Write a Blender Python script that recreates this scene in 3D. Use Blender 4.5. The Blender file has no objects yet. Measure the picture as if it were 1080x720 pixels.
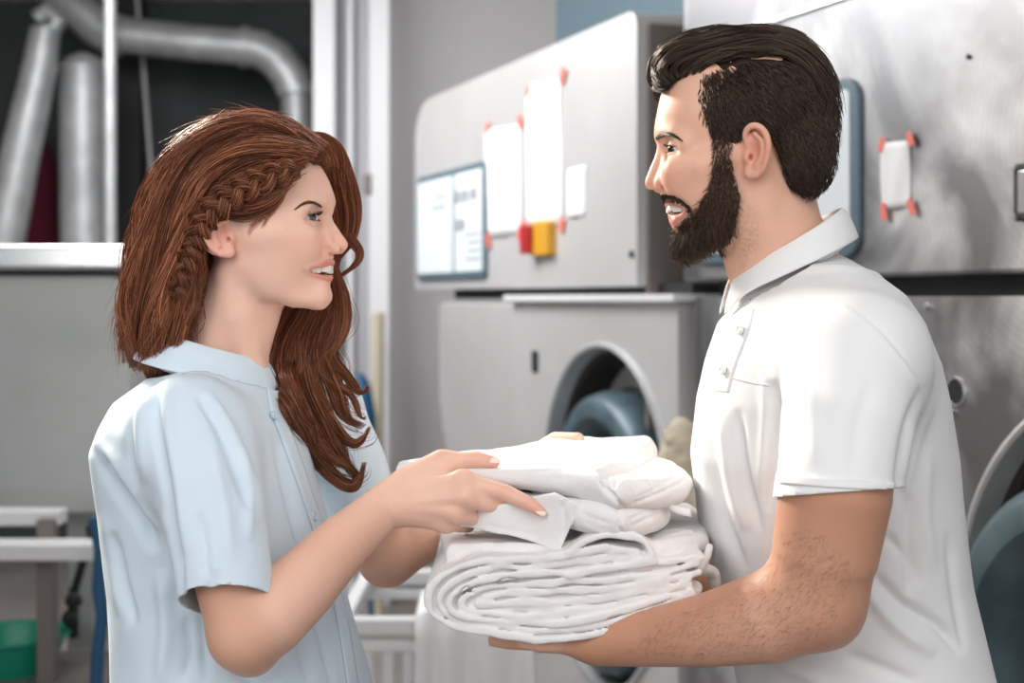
import bpy, bmesh, math, random
import numpy as np
from mathutils import Vector, Matrix
from mathutils.bvhtree import BVHTree
from mathutils import noise as mnoise

random.seed(7)
RNG = np.random.default_rng(7)
SC = bpy.context.scene
COL = SC.collection
V3 = lambda *a: np.array(a, dtype=float)

# ------------------------------------------------------------------ camera
F_PX, HORIZON, CAM_Z = 1500.0, 315.0, 1.5
cam_data = bpy.data.cameras.new('camera')
cam_data.sensor_width = 36.0
cam_data.lens = 36.0 * F_PX / 1080.0
cam_data.shift_y = -(360.0 - HORIZON) / 1080.0
cam_data.clip_start = 0.05
cam_data.dof.use_dof = True
cam_data.dof.focus_distance = 1.55
cam_data.dof.aperture_fstop = 4.4
cam = bpy.data.objects.new('camera', cam_data)
COL.objects.link(cam)
cam.location = (0, 0, CAM_Z)
cam.rotation_euler = (math.radians(90), 0, 0)
SC.camera = cam
CAM = V3(0, 0, CAM_Z)

# ------------------------------------------------------------------ light
SC.view_settings.view_transform = 'Standard'
SC.view_settings.look = 'None'
SC.view_settings.gamma = 1.0
SC.view_settings.use_curve_mapping = False
SC.view_settings.exposure = 0.05
world = bpy.data.worlds.new('world')
SC.world = world
world.use_nodes = True
bg = world.node_tree.nodes['Background']
bg.inputs[0].default_value = (0.93, 0.96, 1.0, 1)
bg.inputs[1].default_value = 0.28

def area_light(name, loc, target, size, size_y, power, color=(1, 1, 1), spread=180):
    ld = bpy.data.lights.new(name, 'AREA')
    ld.shape = 'RECTANGLE'
    ld.spread = math.radians(spread)
    ld.size, ld.size_y, ld.energy, ld.color = size, size_y, power, color
    o = bpy.data.objects.new(name, ld)
    COL.objects.link(o)
    o.location = loc
    o.rotation_euler = (Vector(target) - Vector(loc)).to_track_quat('-Z', 'Y').to_euler()
    return o

# unseen area lights put in: softboxes camera side, a rim lamp, overhead lamps
area_light('left_softbox_light', (-1.9, -0.9, 2.3), (0.1, 1.7, 1.3), 1.5, 1.5, 28, (1.0, 0.985, 0.96))  # unseen softbox added to light both people from camera left
area_light('front_lamp_light', (0.15, -0.2, 2.95), (0.0, 1.75, 1.25), 2.4, 1.4, 27, (1.0, 0.985, 0.965))
area_light('right_softbox_light', (1.2, -0.9, 1.9), (-0.3, 1.7, 1.4), 0.9, 1.2, 10, (1.0, 0.98, 0.95))  # second unseen softbox, added on the camera's right
area_light('back_lamp_light', (-1.6, 3.2, 2.7), (-0.35, 1.6, 1.45), 0.7, 0.7, 26, (1.0, 0.9, 0.76), 75)
area_light('row_lamp_light', (0.35, 2.75, 3.1), (0.35, 1.9, 1.4), 0.9, 0.5, 7)
area_light('ceiling_fill_light', (-1.1, 4.3, 3.1), (0.3, 5.0, 1.2), 1.6, 1.6, 78)  # unseen fill, added and aimed to brighten the far dryer and walls
area_light('hall_lamp_light', (-1.9, 5.4, 3.1), (-1.5, 5.9, 0.8), 1.2, 1.2, 40)

# ------------------------------------------------------------------ helpers: placing
def W(px, py, Y):
    """world point seen at (px, py) of the 1080x720 frame, at distance Y in front of the camera"""
    return V3((px - 540.0) / F_PX * Y, Y, CAM_Z - (py - HORIZON) / F_PX * Y)

def ray(px, py):
    d = V3((px - 540.0) / F_PX, 1.0, -(py - HORIZON) / F_PX)
    return d / np.linalg.norm(d)

def project(P):
    P = np.asarray(P)
    return np.stack([540 + F_PX * P[:, 0] / P[:, 1], HORIZON - F_PX * (P[:, 2] - CAM_Z) / P[:, 1]], 1)

def link(o, parent=None):
    COL.objects.link(o)
    if parent is not None:
        o.parent = parent
        o.matrix_parent_inverse = parent_inv(parent)
    return o

def parent_inv(p):
    m = Matrix.Identity(4)
    q = p
    while q is not None:
        m = (q.matrix_parent_inverse if q.parent else Matrix.Identity(4)) @ q.matrix_basis @ m
        q = q.parent
    return m.inverted()

def empty(name, loc):
    o = bpy.data.objects.new(name, None)
    o.empty_display_size = 0.05
    o.location = loc
    COL.objects.link(o)
    return o

def tag(o, label=None, cat=None, group=None, kind=None):
    if label: o['label'] = label
    if cat: o['category'] = cat
    if group: o['group'] = group
    if kind: o['kind'] = kind
    return o

def mesh_np(name, verts, faces, mat, parent=None, smooth=True, cols=None):
    """faces: (n,k) int array or list of tuples"""
    me = bpy.data.meshes.new(name)
    verts = np.asarray(verts, dtype=np.float32)
    if isinstance(faces, np.ndarray):
        n, k = faces.shape
        me.vertices.add(len(verts)); me.vertices.foreach_set('co', verts.ravel())
        me.loops.add(n * k); me.loops.foreach_set('vertex_index', faces.astype(np.int32).ravel())
        me.polygons.add(n)
        me.polygons.foreach_set('loop_start', np.arange(0, n * k, k, dtype=np.int32))
        me.polygons.foreach_set('loop_total', np.full(n, k, dtype=np.int32))
        me.update(calc_edges=True)
        me.validate()
    else:
        me.from_pydata([tuple(map(float, v)) for v in verts], [], faces)
    if smooth:
        me.polygons.foreach_set('use_smooth', np.ones(len(me.polygons), dtype=bool))
    if cols is not None:
        at = me.color_attributes.new('col', 'FLOAT_COLOR', 'POINT')
        c4 = np.ones((len(verts), 4), dtype=np.float32); c4[:, :3] = cols
        at.data.foreach_set('color', c4.ravel())
    if mat is not None:
        me.materials.append(mat)
    o = bpy.data.objects.new(name, me)
    return link(o, parent)

class MB:
    """collects simple solids into one bmesh"""
    def __init__(s): s.v, s.f = [], []
    def add(s, verts, faces):
        b = len(s.v)
        s.v += [tuple(map(float, v)) for v in verts]
        s.f += [tuple(i + b for i in f) for f in faces]
        return s
    def box(s, o, ux, uy, uz):
        """corner o and three edge vectors"""
        o, ux, uy, uz = map(lambda a: np.asarray(a, float), (o, ux, uy, uz))
        vs = [o + a * ux + b * uy + c * uz for c in (0, 1) for b in (0, 1) for a in (0, 1)]
        fs = [(0, 2, 3, 1), (4, 5, 7, 6), (0, 1, 5, 4), (2, 6, 7, 3), (0, 4, 6, 2), (1, 3, 7, 5)]
        if np.dot(np.cross(ux, uy), uz) < 0: fs = [f[::-1] for f in fs]
        return s.add(vs, fs)
    def tube(s, pts, r, n=16, cap=True, closed=False):
        pts = [np.asarray(p, float) for p in pts]
        m = len(pts)
        rs = r if hasattr(r, '__len__') else [r] * m
        up = None; rings = []
        for i, p in enumerate(pts):
            t = pts[(i + 1) % m] - pts[i - 1] if (closed or 0 < i < m - 1) else (pts[1] - pts[0] if i == 0 else pts[-1] - pts[-2])
            t = t / (np.linalg.norm(t) + 1e-12)
            if up is None:
                a = V3(0, 0, 1) if abs(t[2]) < 0.9 else V3(1, 0, 0)
                up = np.cross(t, np.cross(a, t))
            up = up - t * np.dot(up, t); up /= np.linalg.norm(up) + 1e-12
            sd = np.cross(t, up)
            rings.append([p + rs[i] * (math.cos(q) * up + math.sin(q) * sd) for q in np.linspace(0, 2 * math.pi, n, endpoint=False)])
        vs = [v for rg in rings for v in rg]; fs = []
        for i in range(m if closed else m - 1):
            for j in range(n):
                a, b = i * n + j, i * n + (j + 1) % n
                c, d = ((i + 1) % m) * n + (j + 1) % n, ((i + 1) % m) * n + j
                fs.append((a, d, c, b))
        if cap and not closed:
            fs.append(tuple(range(n))); fs.append(tuple(range((m - 1) * n, m * n))[::-1])
        return s.add(vs, fs)
    def prism(s, poly, d):
        """closed polygon of 3-D points pushed along d"""
        poly = [np.asarray(p, float) for p in poly]; n = len(poly); d = np.asarray(d, float)
        return s.add(poly + [p + d for p in poly],
                     [tuple(range(n))[::-1], tuple(range(n, 2 * n))] + [(i, (i + 1) % n, n + (i + 1) % n, n + i) for i in range(n)])
    def build(s, name, mat, parent=None, bevel=0.0, smooth=False, seg=3, recalc=True):
        me = bpy.data.meshes.new(name)
        me.from_pydata(s.v, [], s.f)
        bm = bmesh.new(); bm.from_mesh(me)
        if recalc: bmesh.ops.recalc_face_normals(bm, faces=bm.faces)
        bm.to_mesh(me); bm.free()
        if mat: me.materials.append(mat)
        o = bpy.data.objects.new(name, me)
        link(o, parent)
        if smooth or bevel > 0:
            me.polygons.foreach_set('use_smooth', np.ones(len(me.polygons), dtype=bool))
            me.set_sharp_from_angle(angle=math.radians(40))
        if bevel > 0:
            m = o.modifiers.new('bevel', 'BEVEL'); m.width = bevel; m.segments = seg; m.limit_method = 'ANGLE'; m.angle_limit = math.radians(35)
            m.harden_normals = True
        return o

# ------------------------------------------------------------------ helpers: materials
def mat(name, color, rough=0.5, metal=0.0, **kw):
    m = bpy.data.materials.new(name); m.use_nodes = True
    b = m.node_tree.nodes['Principled BSDF']
    b.inputs['Base Color'].default_value = (*color, 1)
    b.inputs['Roughness'].default_value = rough
    b.inputs['Metallic'].default_value = metal
    for k, v in kw.items(): b.inputs[k.replace('_', ' ')].default_value = v
    return m

def nodes(m): return m.node_tree.nodes, m.node_tree.links, m.node_tree.nodes['Principled BSDF']

def add_bump(m, scale, strength, dist=0.002, detail=4, stretch=(1, 1, 1), coord='Object'):
    n, l, b = nodes(m)
    tc = n.new('ShaderNodeTexCoord'); mp = n.new('ShaderNodeMapping'); mp.inputs['Scale'].default_value = stretch
    nz = n.new('ShaderNodeTexNoise'); nz.inputs['Scale'].default_value = scale; nz.inputs['Detail'].default_value = detail
    bp = n.new('ShaderNodeBump'); bp.inputs['Strength'].default_value = strength; bp.inputs['Distance'].default_value = dist
    l.new(tc.outputs[coord], mp.inputs[0]); l.new(mp.outputs[0], nz.inputs['Vector'])
    l.new(nz.outputs['Fac'], bp.inputs['Height'])
    if b.inputs['Normal'].links: l.new(b.inputs['Normal'].links[0].from_socket, bp.inputs['Normal'])
    l.new(bp.outputs[0], b.inputs['Normal'])
    return nz

def color_noise(m, c1, c2, scale, detail=3, stretch=(1, 1, 1), lo=0.35, hi=0.65, socket='Base Color'):
    n, l, b = nodes(m)
    tc = n.new('ShaderNodeTexCoord'); mp = n.new('ShaderNodeMapping'); mp.inputs['Scale'].default_value = stretch
    nz = n.new('ShaderNodeTexNoise'); nz.inputs['Scale'].default_value = scale; nz.inputs['Detail'].default_value = detail
    rp = n.new('ShaderNodeValToRGB')
    rp.color_ramp.elements[0].position, rp.color_ramp.elements[1].position = lo, hi
    c = (lambda q: (q, q, q, 1) if not hasattr(q, '__len__') else (*q, 1))
    rp.color_ramp.elements[0].color, rp.color_ramp.elements[1].color = c(c1), c(c2)
    l.new(tc.outputs['Object'], mp.inputs[0]); l.new(mp.outputs[0], nz.inputs['Vector'])
    l.new(nz.outputs['Fac'], rp.inputs[0]); l.new(rp.outputs[0], b.inputs[socket])
    return rp

def vcol_mat(name, rough, **kw):
    m = mat(name, (1, 1, 1), rough, **kw)
    n, l, b = nodes(m)
    a = n.new('ShaderNodeVertexColor'); a.layer_name = 'col'
    l.new(a.outputs[0], b.inputs['Base Color'])
    return m

# ------------------------------------------------------------------ helpers: implicit surfaces
def smin(a, b, k):
    if k <= 0: return np.minimum(a, b)
    h = np.maximum(k - np.abs(a - b), 0) / k
    return np.minimum(a, b) - h * h * k * 0.25

def smax(a, b, k): return -smin(-a, -b, k)

def d_ellipsoid(P, c, r, R=None):
    q = P - c
    if R is not None: q = q @ R          # columns of R are the ellipsoid's axes
    k0 = np.sqrt(((q / r) ** 2).sum(1)); k1 = np.sqrt(((q / (r * r)) ** 2).sum(1)) + 1e-9
    return np.where(k0 < 1e-4, -np.min(r), k0 * (k0 - 1.0) / k1)

def d_tube(P, pts, rad, ax=None, fl=1.0):
    """tapering polyline; fl > 1 flattens it along unit vector ax"""
    pts = np.asarray(pts, float)
    if ax is not None:
        ax = np.asarray(ax, float); ax = ax / np.linalg.norm(ax)
        P = P + ((fl - 1.0) * (P @ ax))[:, None] * ax
        pts = pts + ((fl - 1.0) * (pts @ ax))[:, None] * ax
    best = None
    for i in range(len(pts) - 1):
        a, b = pts[i], pts[i + 1]
        ba = b - a; pa = P - a
        t = np.clip(pa @ ba / (ba @ ba + 1e-12), 0, 1)
        d = np.sqrt(((pa - t[:, None] * ba) ** 2).sum(1)) - (rad[i] + (rad[i + 1] - rad[i]) * t)
        best = d if best is None else np.minimum(best, d)
    return best / max(fl, 1.0)

def rotmat(axis, deg):
    return np.array(Matrix.Rotation(math.radians(deg), 3, axis))

class Field:
    def __init__(s): s.ops = []; s.frame = None
    def add(s, f, k=0.0, op='u'):
        fr = s.frame
        if fr is not None:
            g = (lambda P, f=f, fr=fr: f(fr(P)))
        else: g = f
        s.ops.append((g, k, op))
    def ell(s, c, r, k=0.01, op='u', R=None):
        c, r = np.asarray(c, float), np.asarray(r, float)
        s.add(lambda P: d_ellipsoid(P, c, r, R), k, op)
    def tube(s, pts, rad, k=0.01, op='u', ax=None, fl=1.0):
        if not hasattr(rad, '__len__'): rad = [rad] * len(pts)
        s.add(lambda P: d_tube(P, pts, rad, ax, fl), k, op)
    def eval(s, P, sel=None):
        d = np.full(len(P), 1.0)
        for i, (f, k, op) in enumerate(s.ops):
            if sel is not None and not sel[i]: continue
            q = f(P)
            if op == 'u': d = smin(d, q, k)
            elif op == 's': d = smax(d, -q, k)
            elif op == 'i': d = smax(d, q, k)
            elif op == 'd': d = d + q
        return d
    def mesh(s, lo, hi, h, B=12):
        lo, hi = np.asarray(lo, float), np.asarray(hi, float)
        nb = np.ceil((hi - lo) / (h * B)).astype(int)
        I = np.stack(np.meshgrid(*[np.arange(n) for n in nb], indexing='ij'), -1).reshape(-1, 3)
        C = lo + (I + 0.5) * h * B
        R = h * B * 0.5 * math.sqrt(3)
        D = np.stack([f(C) if op != 'd' else np.zeros(len(C)) for f, k, op in s.ops])
        tot = np.full(len(C), 1.0)
        for i, (f, k, op) in enumerate(s.ops):
            tot = smin(tot, D[i], k) if op == 'u' else smax(tot, -D[i], k) if op == 's' else smax(tot, D[i], k) if op == 'i' else tot
        act = np.abs(tot) < R * 1.5 + 0.006
        g = np.arange(B + 1)
        G = np.stack(np.meshgrid(g, g, g, indexing='ij'), -1).reshape(-1, 3)
        N = nb * B + 2
        vk, vp, fq = [], [], []
        corner = np.array([[(q >> 2) & 1, (q >> 1) & 1, q & 1] for q in range(8)])
        edges = [(a, b) for a in range(8) for b in range(a + 1, 8) if bin(a ^ b).count('1') == 1]
        key = lambda c: ((c[:, 0] + 1) * (N[1] + 2) + (c[:, 1] + 1)) * (N[2] + 2) + (c[:, 2] + 1)
        kk = np.array([o[1] for o in s.ops]); isd = np.array([o[2] in 'di' for o in s.ops])
        for b in np.nonzero(act)[0]:
            km = kk[(D[:, b] < R * 1.4 + kk + 0.012) & ~isd].max(initial=0.0)
            sel = (D[:, b] < R * 1.45 + np.maximum(km, kk) + 0.012) | isd
            base = I[b] * B
            val = s.eval(lo + (base + G) * h, sel).reshape(B + 1, B + 1, B + 1)
            val = np.where(val == 0, 1e-9, val)
            neg = val < 0
            if neg.all() or not neg.any(): continue
            cs = np.stack([neg[c[0]:B + c[0], c[1]:B + c[1], c[2]:B + c[2]] for c in corner])
            m = cs.any(0) & ~cs.all(0)
            ci = np.argwhere(m)
            if len(ci) == 0: continue
            cv = np.stack([val[ci[:, 0] + c[0], ci[:, 1] + c[1], ci[:, 2] + c[2]] for c in corner], 1)
            acc = np.zeros((len(ci), 3)); cnt = np.zeros(len(ci))
            for a, e in edges:
                va, vb = cv[:, a], cv[:, e]
                x = (va < 0) != (vb < 0)
                t = np.where(x, va / np.where(x, va - vb, 1), 0)
                p = corner[a] + t[:, None] * (corner[e] - corner[a])
                acc += np.where(x[:, None], p, 0); cnt += x
            vp.append(lo + (base + ci + acc / cnt[:, None]) * h); vk.append(key(base + ci))
            for ax in range(3):
                u, w = (ax + 1) % 3, (ax + 2) % 3
                sl = [slice(0, B)] * 3; sh = [slice(0, B)] * 3; sh[ax] = slice(1, B + 1)
                A0, A1 = neg[tuple(sl)], neg[tuple(sh)]
                for flip, mm in ((False, A0 & ~A1), (True, ~A0 & A1)):
                    q = np.argwhere(mm)
                    if len(q) == 0: continue
                    q = q + base
                    eu = np.zeros(3, int); eu[u] = 1
                    ew = np.zeros(3, int); ew[w] = 1
                    qs = [key(q - eu - ew), key(q - ew), key(q), key(q - eu)]
                    fq.append(np.stack(qs[::-1] if flip else qs, 1))
        vk = np.concatenate(vk); vp = np.concatenate(vp); fq = np.concatenate(fq)
        o = np.argsort(vk); vk, vp = vk[o], vp[o]
        ix = np.searchsorted(vk, fq); ix = np.clip(ix, 0, len(vk) - 1)
        ok = (vk[ix] == fq).all(1)
        return vp, ix[ok]

def vnormals(V, F):
    a, b, c, d = (V[F[:, i]] for i in range(4)) if F.shape[1] == 4 else (*[V[F[:, i]] for i in range(3)], None)
    n = np.cross(c - a, (d if d is not None else c) - b) if d is not None else np.cross(b - a, c - a)
    N = np.zeros_like(V)
    for i in range(F.shape[1]): np.add.at(N, F[:, i], n)
    return N / (np.linalg.norm(N, axis=1, keepdims=True) + 1e-12)

def relax(V, F, it=1, lam=0.5, mask=None):
    k = F.shape[1]
    e = np.concatenate([F[:, [i, (i + 1) % k]] for i in range(k)])
    cnt = np.bincount(e.ravel(), minlength=len(V))[:, None].astype(float)
    for _ in range(it):
        S = np.zeros_like(V)
        for j in range(3):
            S[:, j] = np.bincount(e[:, 0], V[e[:, 1], j], len(V)) + np.bincount(e[:, 1], V[e[:, 0], j], len(V))
        A = S / np.maximum(cnt, 1)
        w = lam if mask is None else lam * mask[:, None]
        V = V + w * (A - V)
    return V

def largest(V, F):
    """keep the biggest connected piece"""
    lab = np.arange(len(V))
    while True:
        m = lab[F].min(1)
        new = lab.copy()
        for i in range(F.shape[1]): np.minimum.at(new, F[:, i], m)
        new = new[new]
        if (new == lab).all(): break
        lab = new
    u, c = np.unique(lab[F[:, 0]], return_counts=True)
    keepf = lab[F[:, 0]] == u[c.argmax()]
    F = F[keepf]; used = np.unique(F); re = -np.ones(len(V), int); re[used] = np.arange(len(used))
    return V[used], re[F]

def bvh(V, F): return BVHTree.FromPolygons(V.tolist(), F.tolist())

def cast(tree, px, py, lift=0.0):
    d = ray(px, py)
    h = tree.ray_cast(Vector(CAM), Vector(d))
    if h[0] is None: return None, None
    n = np.array(h[1]);
    if n @ d > 0: n = -n
    return np.array(h[0]) + n * lift, n

def seg_dist(Q, pts):
    """distance of 2-D points Q to a polyline, arc parameter and signed side"""
    pts = np.asarray(pts, float); best = np.full(len(Q), 1e9); par = np.zeros(len(Q)); side = np.zeros(len(Q))
    L = np.concatenate([[0], np.cumsum(np.linalg.norm(np.diff(pts, axis=0), axis=1))]); T = L[-1]
    for i in range(len(pts) - 1):
        a, b = pts[i], pts[i + 1]; ba = b - a; pa = Q - a
        t = np.clip(pa @ ba / (ba @ ba + 1e-9), 0, 1)
        d = np.linalg.norm(pa - t[:, None] * ba, axis=1)
        m = d < best
        best = np.where(m, d, best); par = np.where(m, (L[i] + t * (L[i + 1] - L[i])) / T, par)
        side = np.where(m, np.sign(ba[0] * pa[:, 1] - ba[1] * pa[:, 0]), side)
    return best, par, side

class Poly2:
    """distance to a fixed 2-D polyline, skipping segments that cannot be the nearest for a compact set of points"""
    def __init__(s, pts):
        p = np.asarray(pts, float); s.a = p[:-1]; s.ba = p[1:] - p[:-1]; s.l2 = (s.ba ** 2).sum(1) + 1e-12
        s.t0 = np.linspace(0, 1, len(p))[:-1]; s.dt = 1.0 / (len(p) - 1)
    def _d(s, Q, i):
        pa = Q[:, None, :] - s.a[i][None]
        t = np.clip((pa * s.ba[i][None]).sum(2) / s.l2[i][None], 0, 1)
        d = np.sqrt(((pa - t[..., None] * s.ba[i][None]) ** 2).sum(2))
        k = d.argmin(1); r = np.arange(len(Q))
        return d[r, k], s.t0[i][k] + t[r, k] * s.dt
    def __call__(s, Q):
        allk = np.arange(len(s.a))
        c = Q.mean(0, keepdims=True); R = np.sqrt(((Q - c) ** 2).sum(1).max())
        pa = c - s.a; t = np.clip((pa * s.ba).sum(1) / s.l2, 0, 1); dc = np.sqrt(((pa - t[:, None] * s.ba) ** 2).sum(1))
        return s._d(Q, allk[dc <= dc.min() + 2 * R + 1e-9])

def stroke(V, N, pts, width, depth, side=0, taper=True):
    """raise (depth>0) or sink a fold along a line drawn on the surface facing us; side=+-1 makes it one-sided"""
    Q = project(V); d, t, s = seg_dist(Q, pts)
    view = (V - CAM); view /= np.linalg.norm(view, axis=1, keepdims=True)
    fac = np.clip(-(N * view).sum(1) * 2.5, 0, 1)
    w = np.exp(-(d / width) ** 2)
    if side: w = np.where(s * side > 0, w, np.exp(-(d / (width * 0.25)) ** 2))
    if taper: w = w * np.clip(np.minimum(t, 1 - t) * 5, 0, 1) ** 0.7
    return V + N * (w * fac * depth)[:, None]

def spline(pts, n):
    """Catmull-Rom through pts, n samples (rows may hold any number of columns)"""
    P = np.asarray(pts, float)
    if len(P) == 2: return P[0] + np.linspace(0, 1, n)[:, None] * (P[1] - P[0])
    P = np.vstack([2 * P[0] - P[1], P, 2 * P[-1] - P[-2]])
    u = np.linspace(0, len(P) - 3 - 1e-9, n); i = u.astype(int); t = (u - i)[:, None]
    a, b, c, d = P[i], P[i + 1], P[i + 2], P[i + 3]
    return 0.5 * ((2 * b) + (c - a) * t + (2 * a - 5 * b + 4 * c - d) * t ** 2 + (3 * b - a - 3 * c + d) * t ** 3)

def vnoise(P, freq, seed=0):
    """cheap smooth value noise, vectorised"""
    q = np.asarray(P) * freq + seed * 17.31
    i = np.floor(q).astype(np.int64); f = q - i; f = f * f * (3 - 2 * f)
    def h(a):
        n = (a[:, 0] * 374761393 + a[:, 1] * 668265263 + a[:, 2] * 2147483647 + seed * 1274126177) & 0xffffffff
        n = ((n ^ (n >> 13)) * 1274126177) & 0xffffffff
        return ((n ^ (n >> 16)) & 0xffff) / 32767.5 - 1.0
    r = 0
    for c in range(8):
        o = np.array([c & 1, (c >> 1) & 1, (c >> 2) & 1])
        w = np.prod(np.where(o, f, 1 - f), axis=1)
        r = r + w * h(i + o)
    return r

def strands(name, paths, radii, mat_, parent, cols, sides=3, tip=0.25):
    """paths (n,m,3): thin tapering hairs as one mesh"""
    P = np.asarray(paths, float); n, m, _ = P.shape
    T = np.gradient(P, axis=1); T /= np.linalg.norm(T, axis=2, keepdims=True) + 1e-12
    A = np.cross(T, V3(0.31, 0.71, 0.63)); A /= np.linalg.norm(A, axis=2, keepdims=True) + 1e-12
    Bn = np.cross(T, A)
    r = np.asarray(radii).reshape(-1, 1) * np.ones((n, 1))
    prof = np.clip(np.minimum(np.linspace(0, 1, m) * 12 + 0.6, np.linspace(1, 0, m) * 4 + tip), 0, 1)
    rr = r * prof[None, :]
    ang = np.linspace(0, 2 * math.pi, sides, endpoint=False)
    vv = P[:, :, None, :] + rr[:, :, None, None] * (np.cos(ang)[None, None, :, None] * A[:, :, None, :] + np.sin(ang)[None, None, :, None] * Bn[:, :, None, :])
    idx = np.arange(n * m * sides).reshape(n, m, sides)
    a = idx[:, :-1, :]; d = idx[:, 1:, :]
    F = np.stack([a, np.roll(a, -1, 2), np.roll(d, -1, 2), d], -1).reshape(-1, 4)
    cc = np.repeat(np.asarray(cols)[:, None, :], m * sides, 1).reshape(-1, 3)
    return mesh_np(name, vv.reshape(-1, 3), F, mat_, parent, True, cc)
# ------------------------------------------------------------------ materials of the room
M = {}
M['wall'] = mat('grey paint', (0.54, 0.53, 0.535), 0.85); add_bump(M['wall'], 60, 0.1, 0.002)
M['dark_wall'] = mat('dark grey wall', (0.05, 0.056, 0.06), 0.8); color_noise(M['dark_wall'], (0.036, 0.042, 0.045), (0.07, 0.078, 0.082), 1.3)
M['floor'] = mat('floor', (0.28, 0.25, 0.235), 0.45); color_noise(M['floor'], (0.24, 0.215, 0.2), (0.31, 0.28, 0.265), 2.0)
M['ceiling'] = mat('ceiling', (0.6, 0.6, 0.6), 0.9)
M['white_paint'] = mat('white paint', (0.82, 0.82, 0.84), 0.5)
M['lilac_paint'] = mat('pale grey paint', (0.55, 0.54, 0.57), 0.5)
M['steel'] = mat('brushed steel', (0.7, 0.69, 0.685), 0.4, 0.4)
color_noise(M['steel'], (0.65, 0.64, 0.635), (0.73, 0.722, 0.72), 1.6, 4)
add_bump(M['steel'], 40, 0.12, 0.001, 3, (1, 1, 12))
M['scuffed_steel'] = mat('scuffed steel', (0.6, 0.595, 0.6), 0.45, 0.85)
def scuff(m):
    n, l, b = nodes(m)
    tc = n.new('ShaderNodeTexCoord')
    mp = n.new('ShaderNodeMapping'); mp.inputs['Location'].default_value = (-0.86, -2.3, -1.78)
    l.new(tc.outputs['Object'], mp.inputs[0])
    wv = n.new('ShaderNodeTexWave'); wv.wave_type = 'RINGS'; wv.rings_direction = 'SPHERICAL'
    wv.inputs['Scale'].default_value = 22; wv.inputs['Distortion'].default_value = 3.0; wv.inputs['Detail'].default_value = 5; wv.inputs['Detail Scale'].default_value = 1.4
    l.new(mp.outputs[0], wv.inputs['Vector'])
    nz = n.new('ShaderNodeTexNoise'); nz.inputs['Scale'].default_value = 2.6; nz.inputs['Detail'].default_value = 6; nz.inputs['Distortion'].default_value = 0.8
    l.new(tc.outputs['Object'], nz.inputs['Vector'])
    rz = n.new('ShaderNodeMapRange'); rz.inputs[1].default_value = 0.46; rz.inputs[2].default_value = 0.74
    l.new(nz.outputs['Fac'], rz.inputs[0])
    w2 = n.new('ShaderNodeMapRange'); w2.inputs[3].default_value = 0.84; w2.inputs[4].default_value = 1.0
    l.new(wv.outputs['Fac'], w2.inputs[0])
    mx = n.new('ShaderNodeMath'); mx.operation = 'MULTIPLY'
    l.new(w2.outputs[0], mx.inputs[0]); l.new(rz.outputs[0], mx.inputs[1])
    r1 = n.new('ShaderNodeValToRGB')
    r1.color_ramp.elements[0].position = 0.0; r1.color_ramp.elements[0].color = (0.25, 0.246, 0.254, 1)
    r1.color_ramp.elements[1].position = 0.8; r1.color_ramp.elements[1].color = (0.62, 0.62, 0.63, 1)
    l.new(mx.outputs[0], r1.inputs[0]); l.new(r1.outputs[0], b.inputs['Base Color'])
    r2 = n.new('ShaderNodeMapRange'); r2.inputs[3].default_value = 0.38; r2.inputs[4].default_value = 0.62
    l.new(mx.outputs[0], r2.inputs[0]); l.new(r2.outputs[0], b.inputs['Roughness'])
scuff(M['scuffed_steel'])
M['bright_steel'] = mat('polished steel', (0.78, 0.79, 0.8), 0.22, 0.9)
M['duct'] = mat('galvanised duct', (0.5, 0.51, 0.52), 0.5, 0.55); color_noise(M['duct'], (0.46, 0.47, 0.48), (0.6, 0.61, 0.62), 7)
M['ironer'] = mat('grey green enamel', (0.36, 0.385, 0.38), 0.4, 0.35); color_noise(M['ironer'], (0.40, 0.42, 0.412), (0.56, 0.58, 0.572), 1.4)
M['blue_steel'] = mat('blue grey enamel', (0.08, 0.125, 0.15), 0.4, 0.2); color_noise(M['blue_steel'], (0.055, 0.092, 0.112), (0.10, 0.152, 0.178), 7)
M['blue_frame'] = mat('blue grey panel frame', (0.12, 0.18, 0.215), 0.45, 0.2)
M['black'] = mat('black rubber', (0.014, 0.014, 0.016), 0.5)
M['dark_in'] = mat('dark brown drum recess', (0.03, 0.024, 0.022), 0.6, 0.0)
M['side'] = mat('taupe side sheet', (0.2, 0.175, 0.16), 0.5, 0.2)
M['paper'] = mat('paper', (0.88, 0.88, 0.89), 0.8)
M['panel_white'] = mat('pale panel', (0.78, 0.83, 0.86), 0.35)
M['panel_print'] = mat('grey print', (0.36, 0.38, 0.41), 0.5)
M['tape'] = mat('coral tape', (0.86, 0.2, 0.15), 0.6)
M['yellow'] = mat('yellow plastic', (0.66, 0.34, 0.025), 0.4)
M['red'] = mat('red plastic', (0.42, 0.02, 0.02), 0.4)
M['lime'] = mat('lime yellow sticker', (0.72, 0.7, 0.03), 0.5)
M['green'] = mat('green plastic', (0.01, 0.27, 0.17), 0.35)
M['blue'] = mat('blue hose', (0.015, 0.09, 0.2), 0.4)
M['beige'] = mat('beige cotton', (0.6, 0.53, 0.4), 0.9); add_bump(M['beige'], 90, 0.6, 0.004)
M['crimson'] = mat('crimson cloth', (0.13, 0.008, 0.03), 0.9)
M['cart'] = mat('pale plastic', (0.74, 0.74, 0.75), 0.5)

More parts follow.
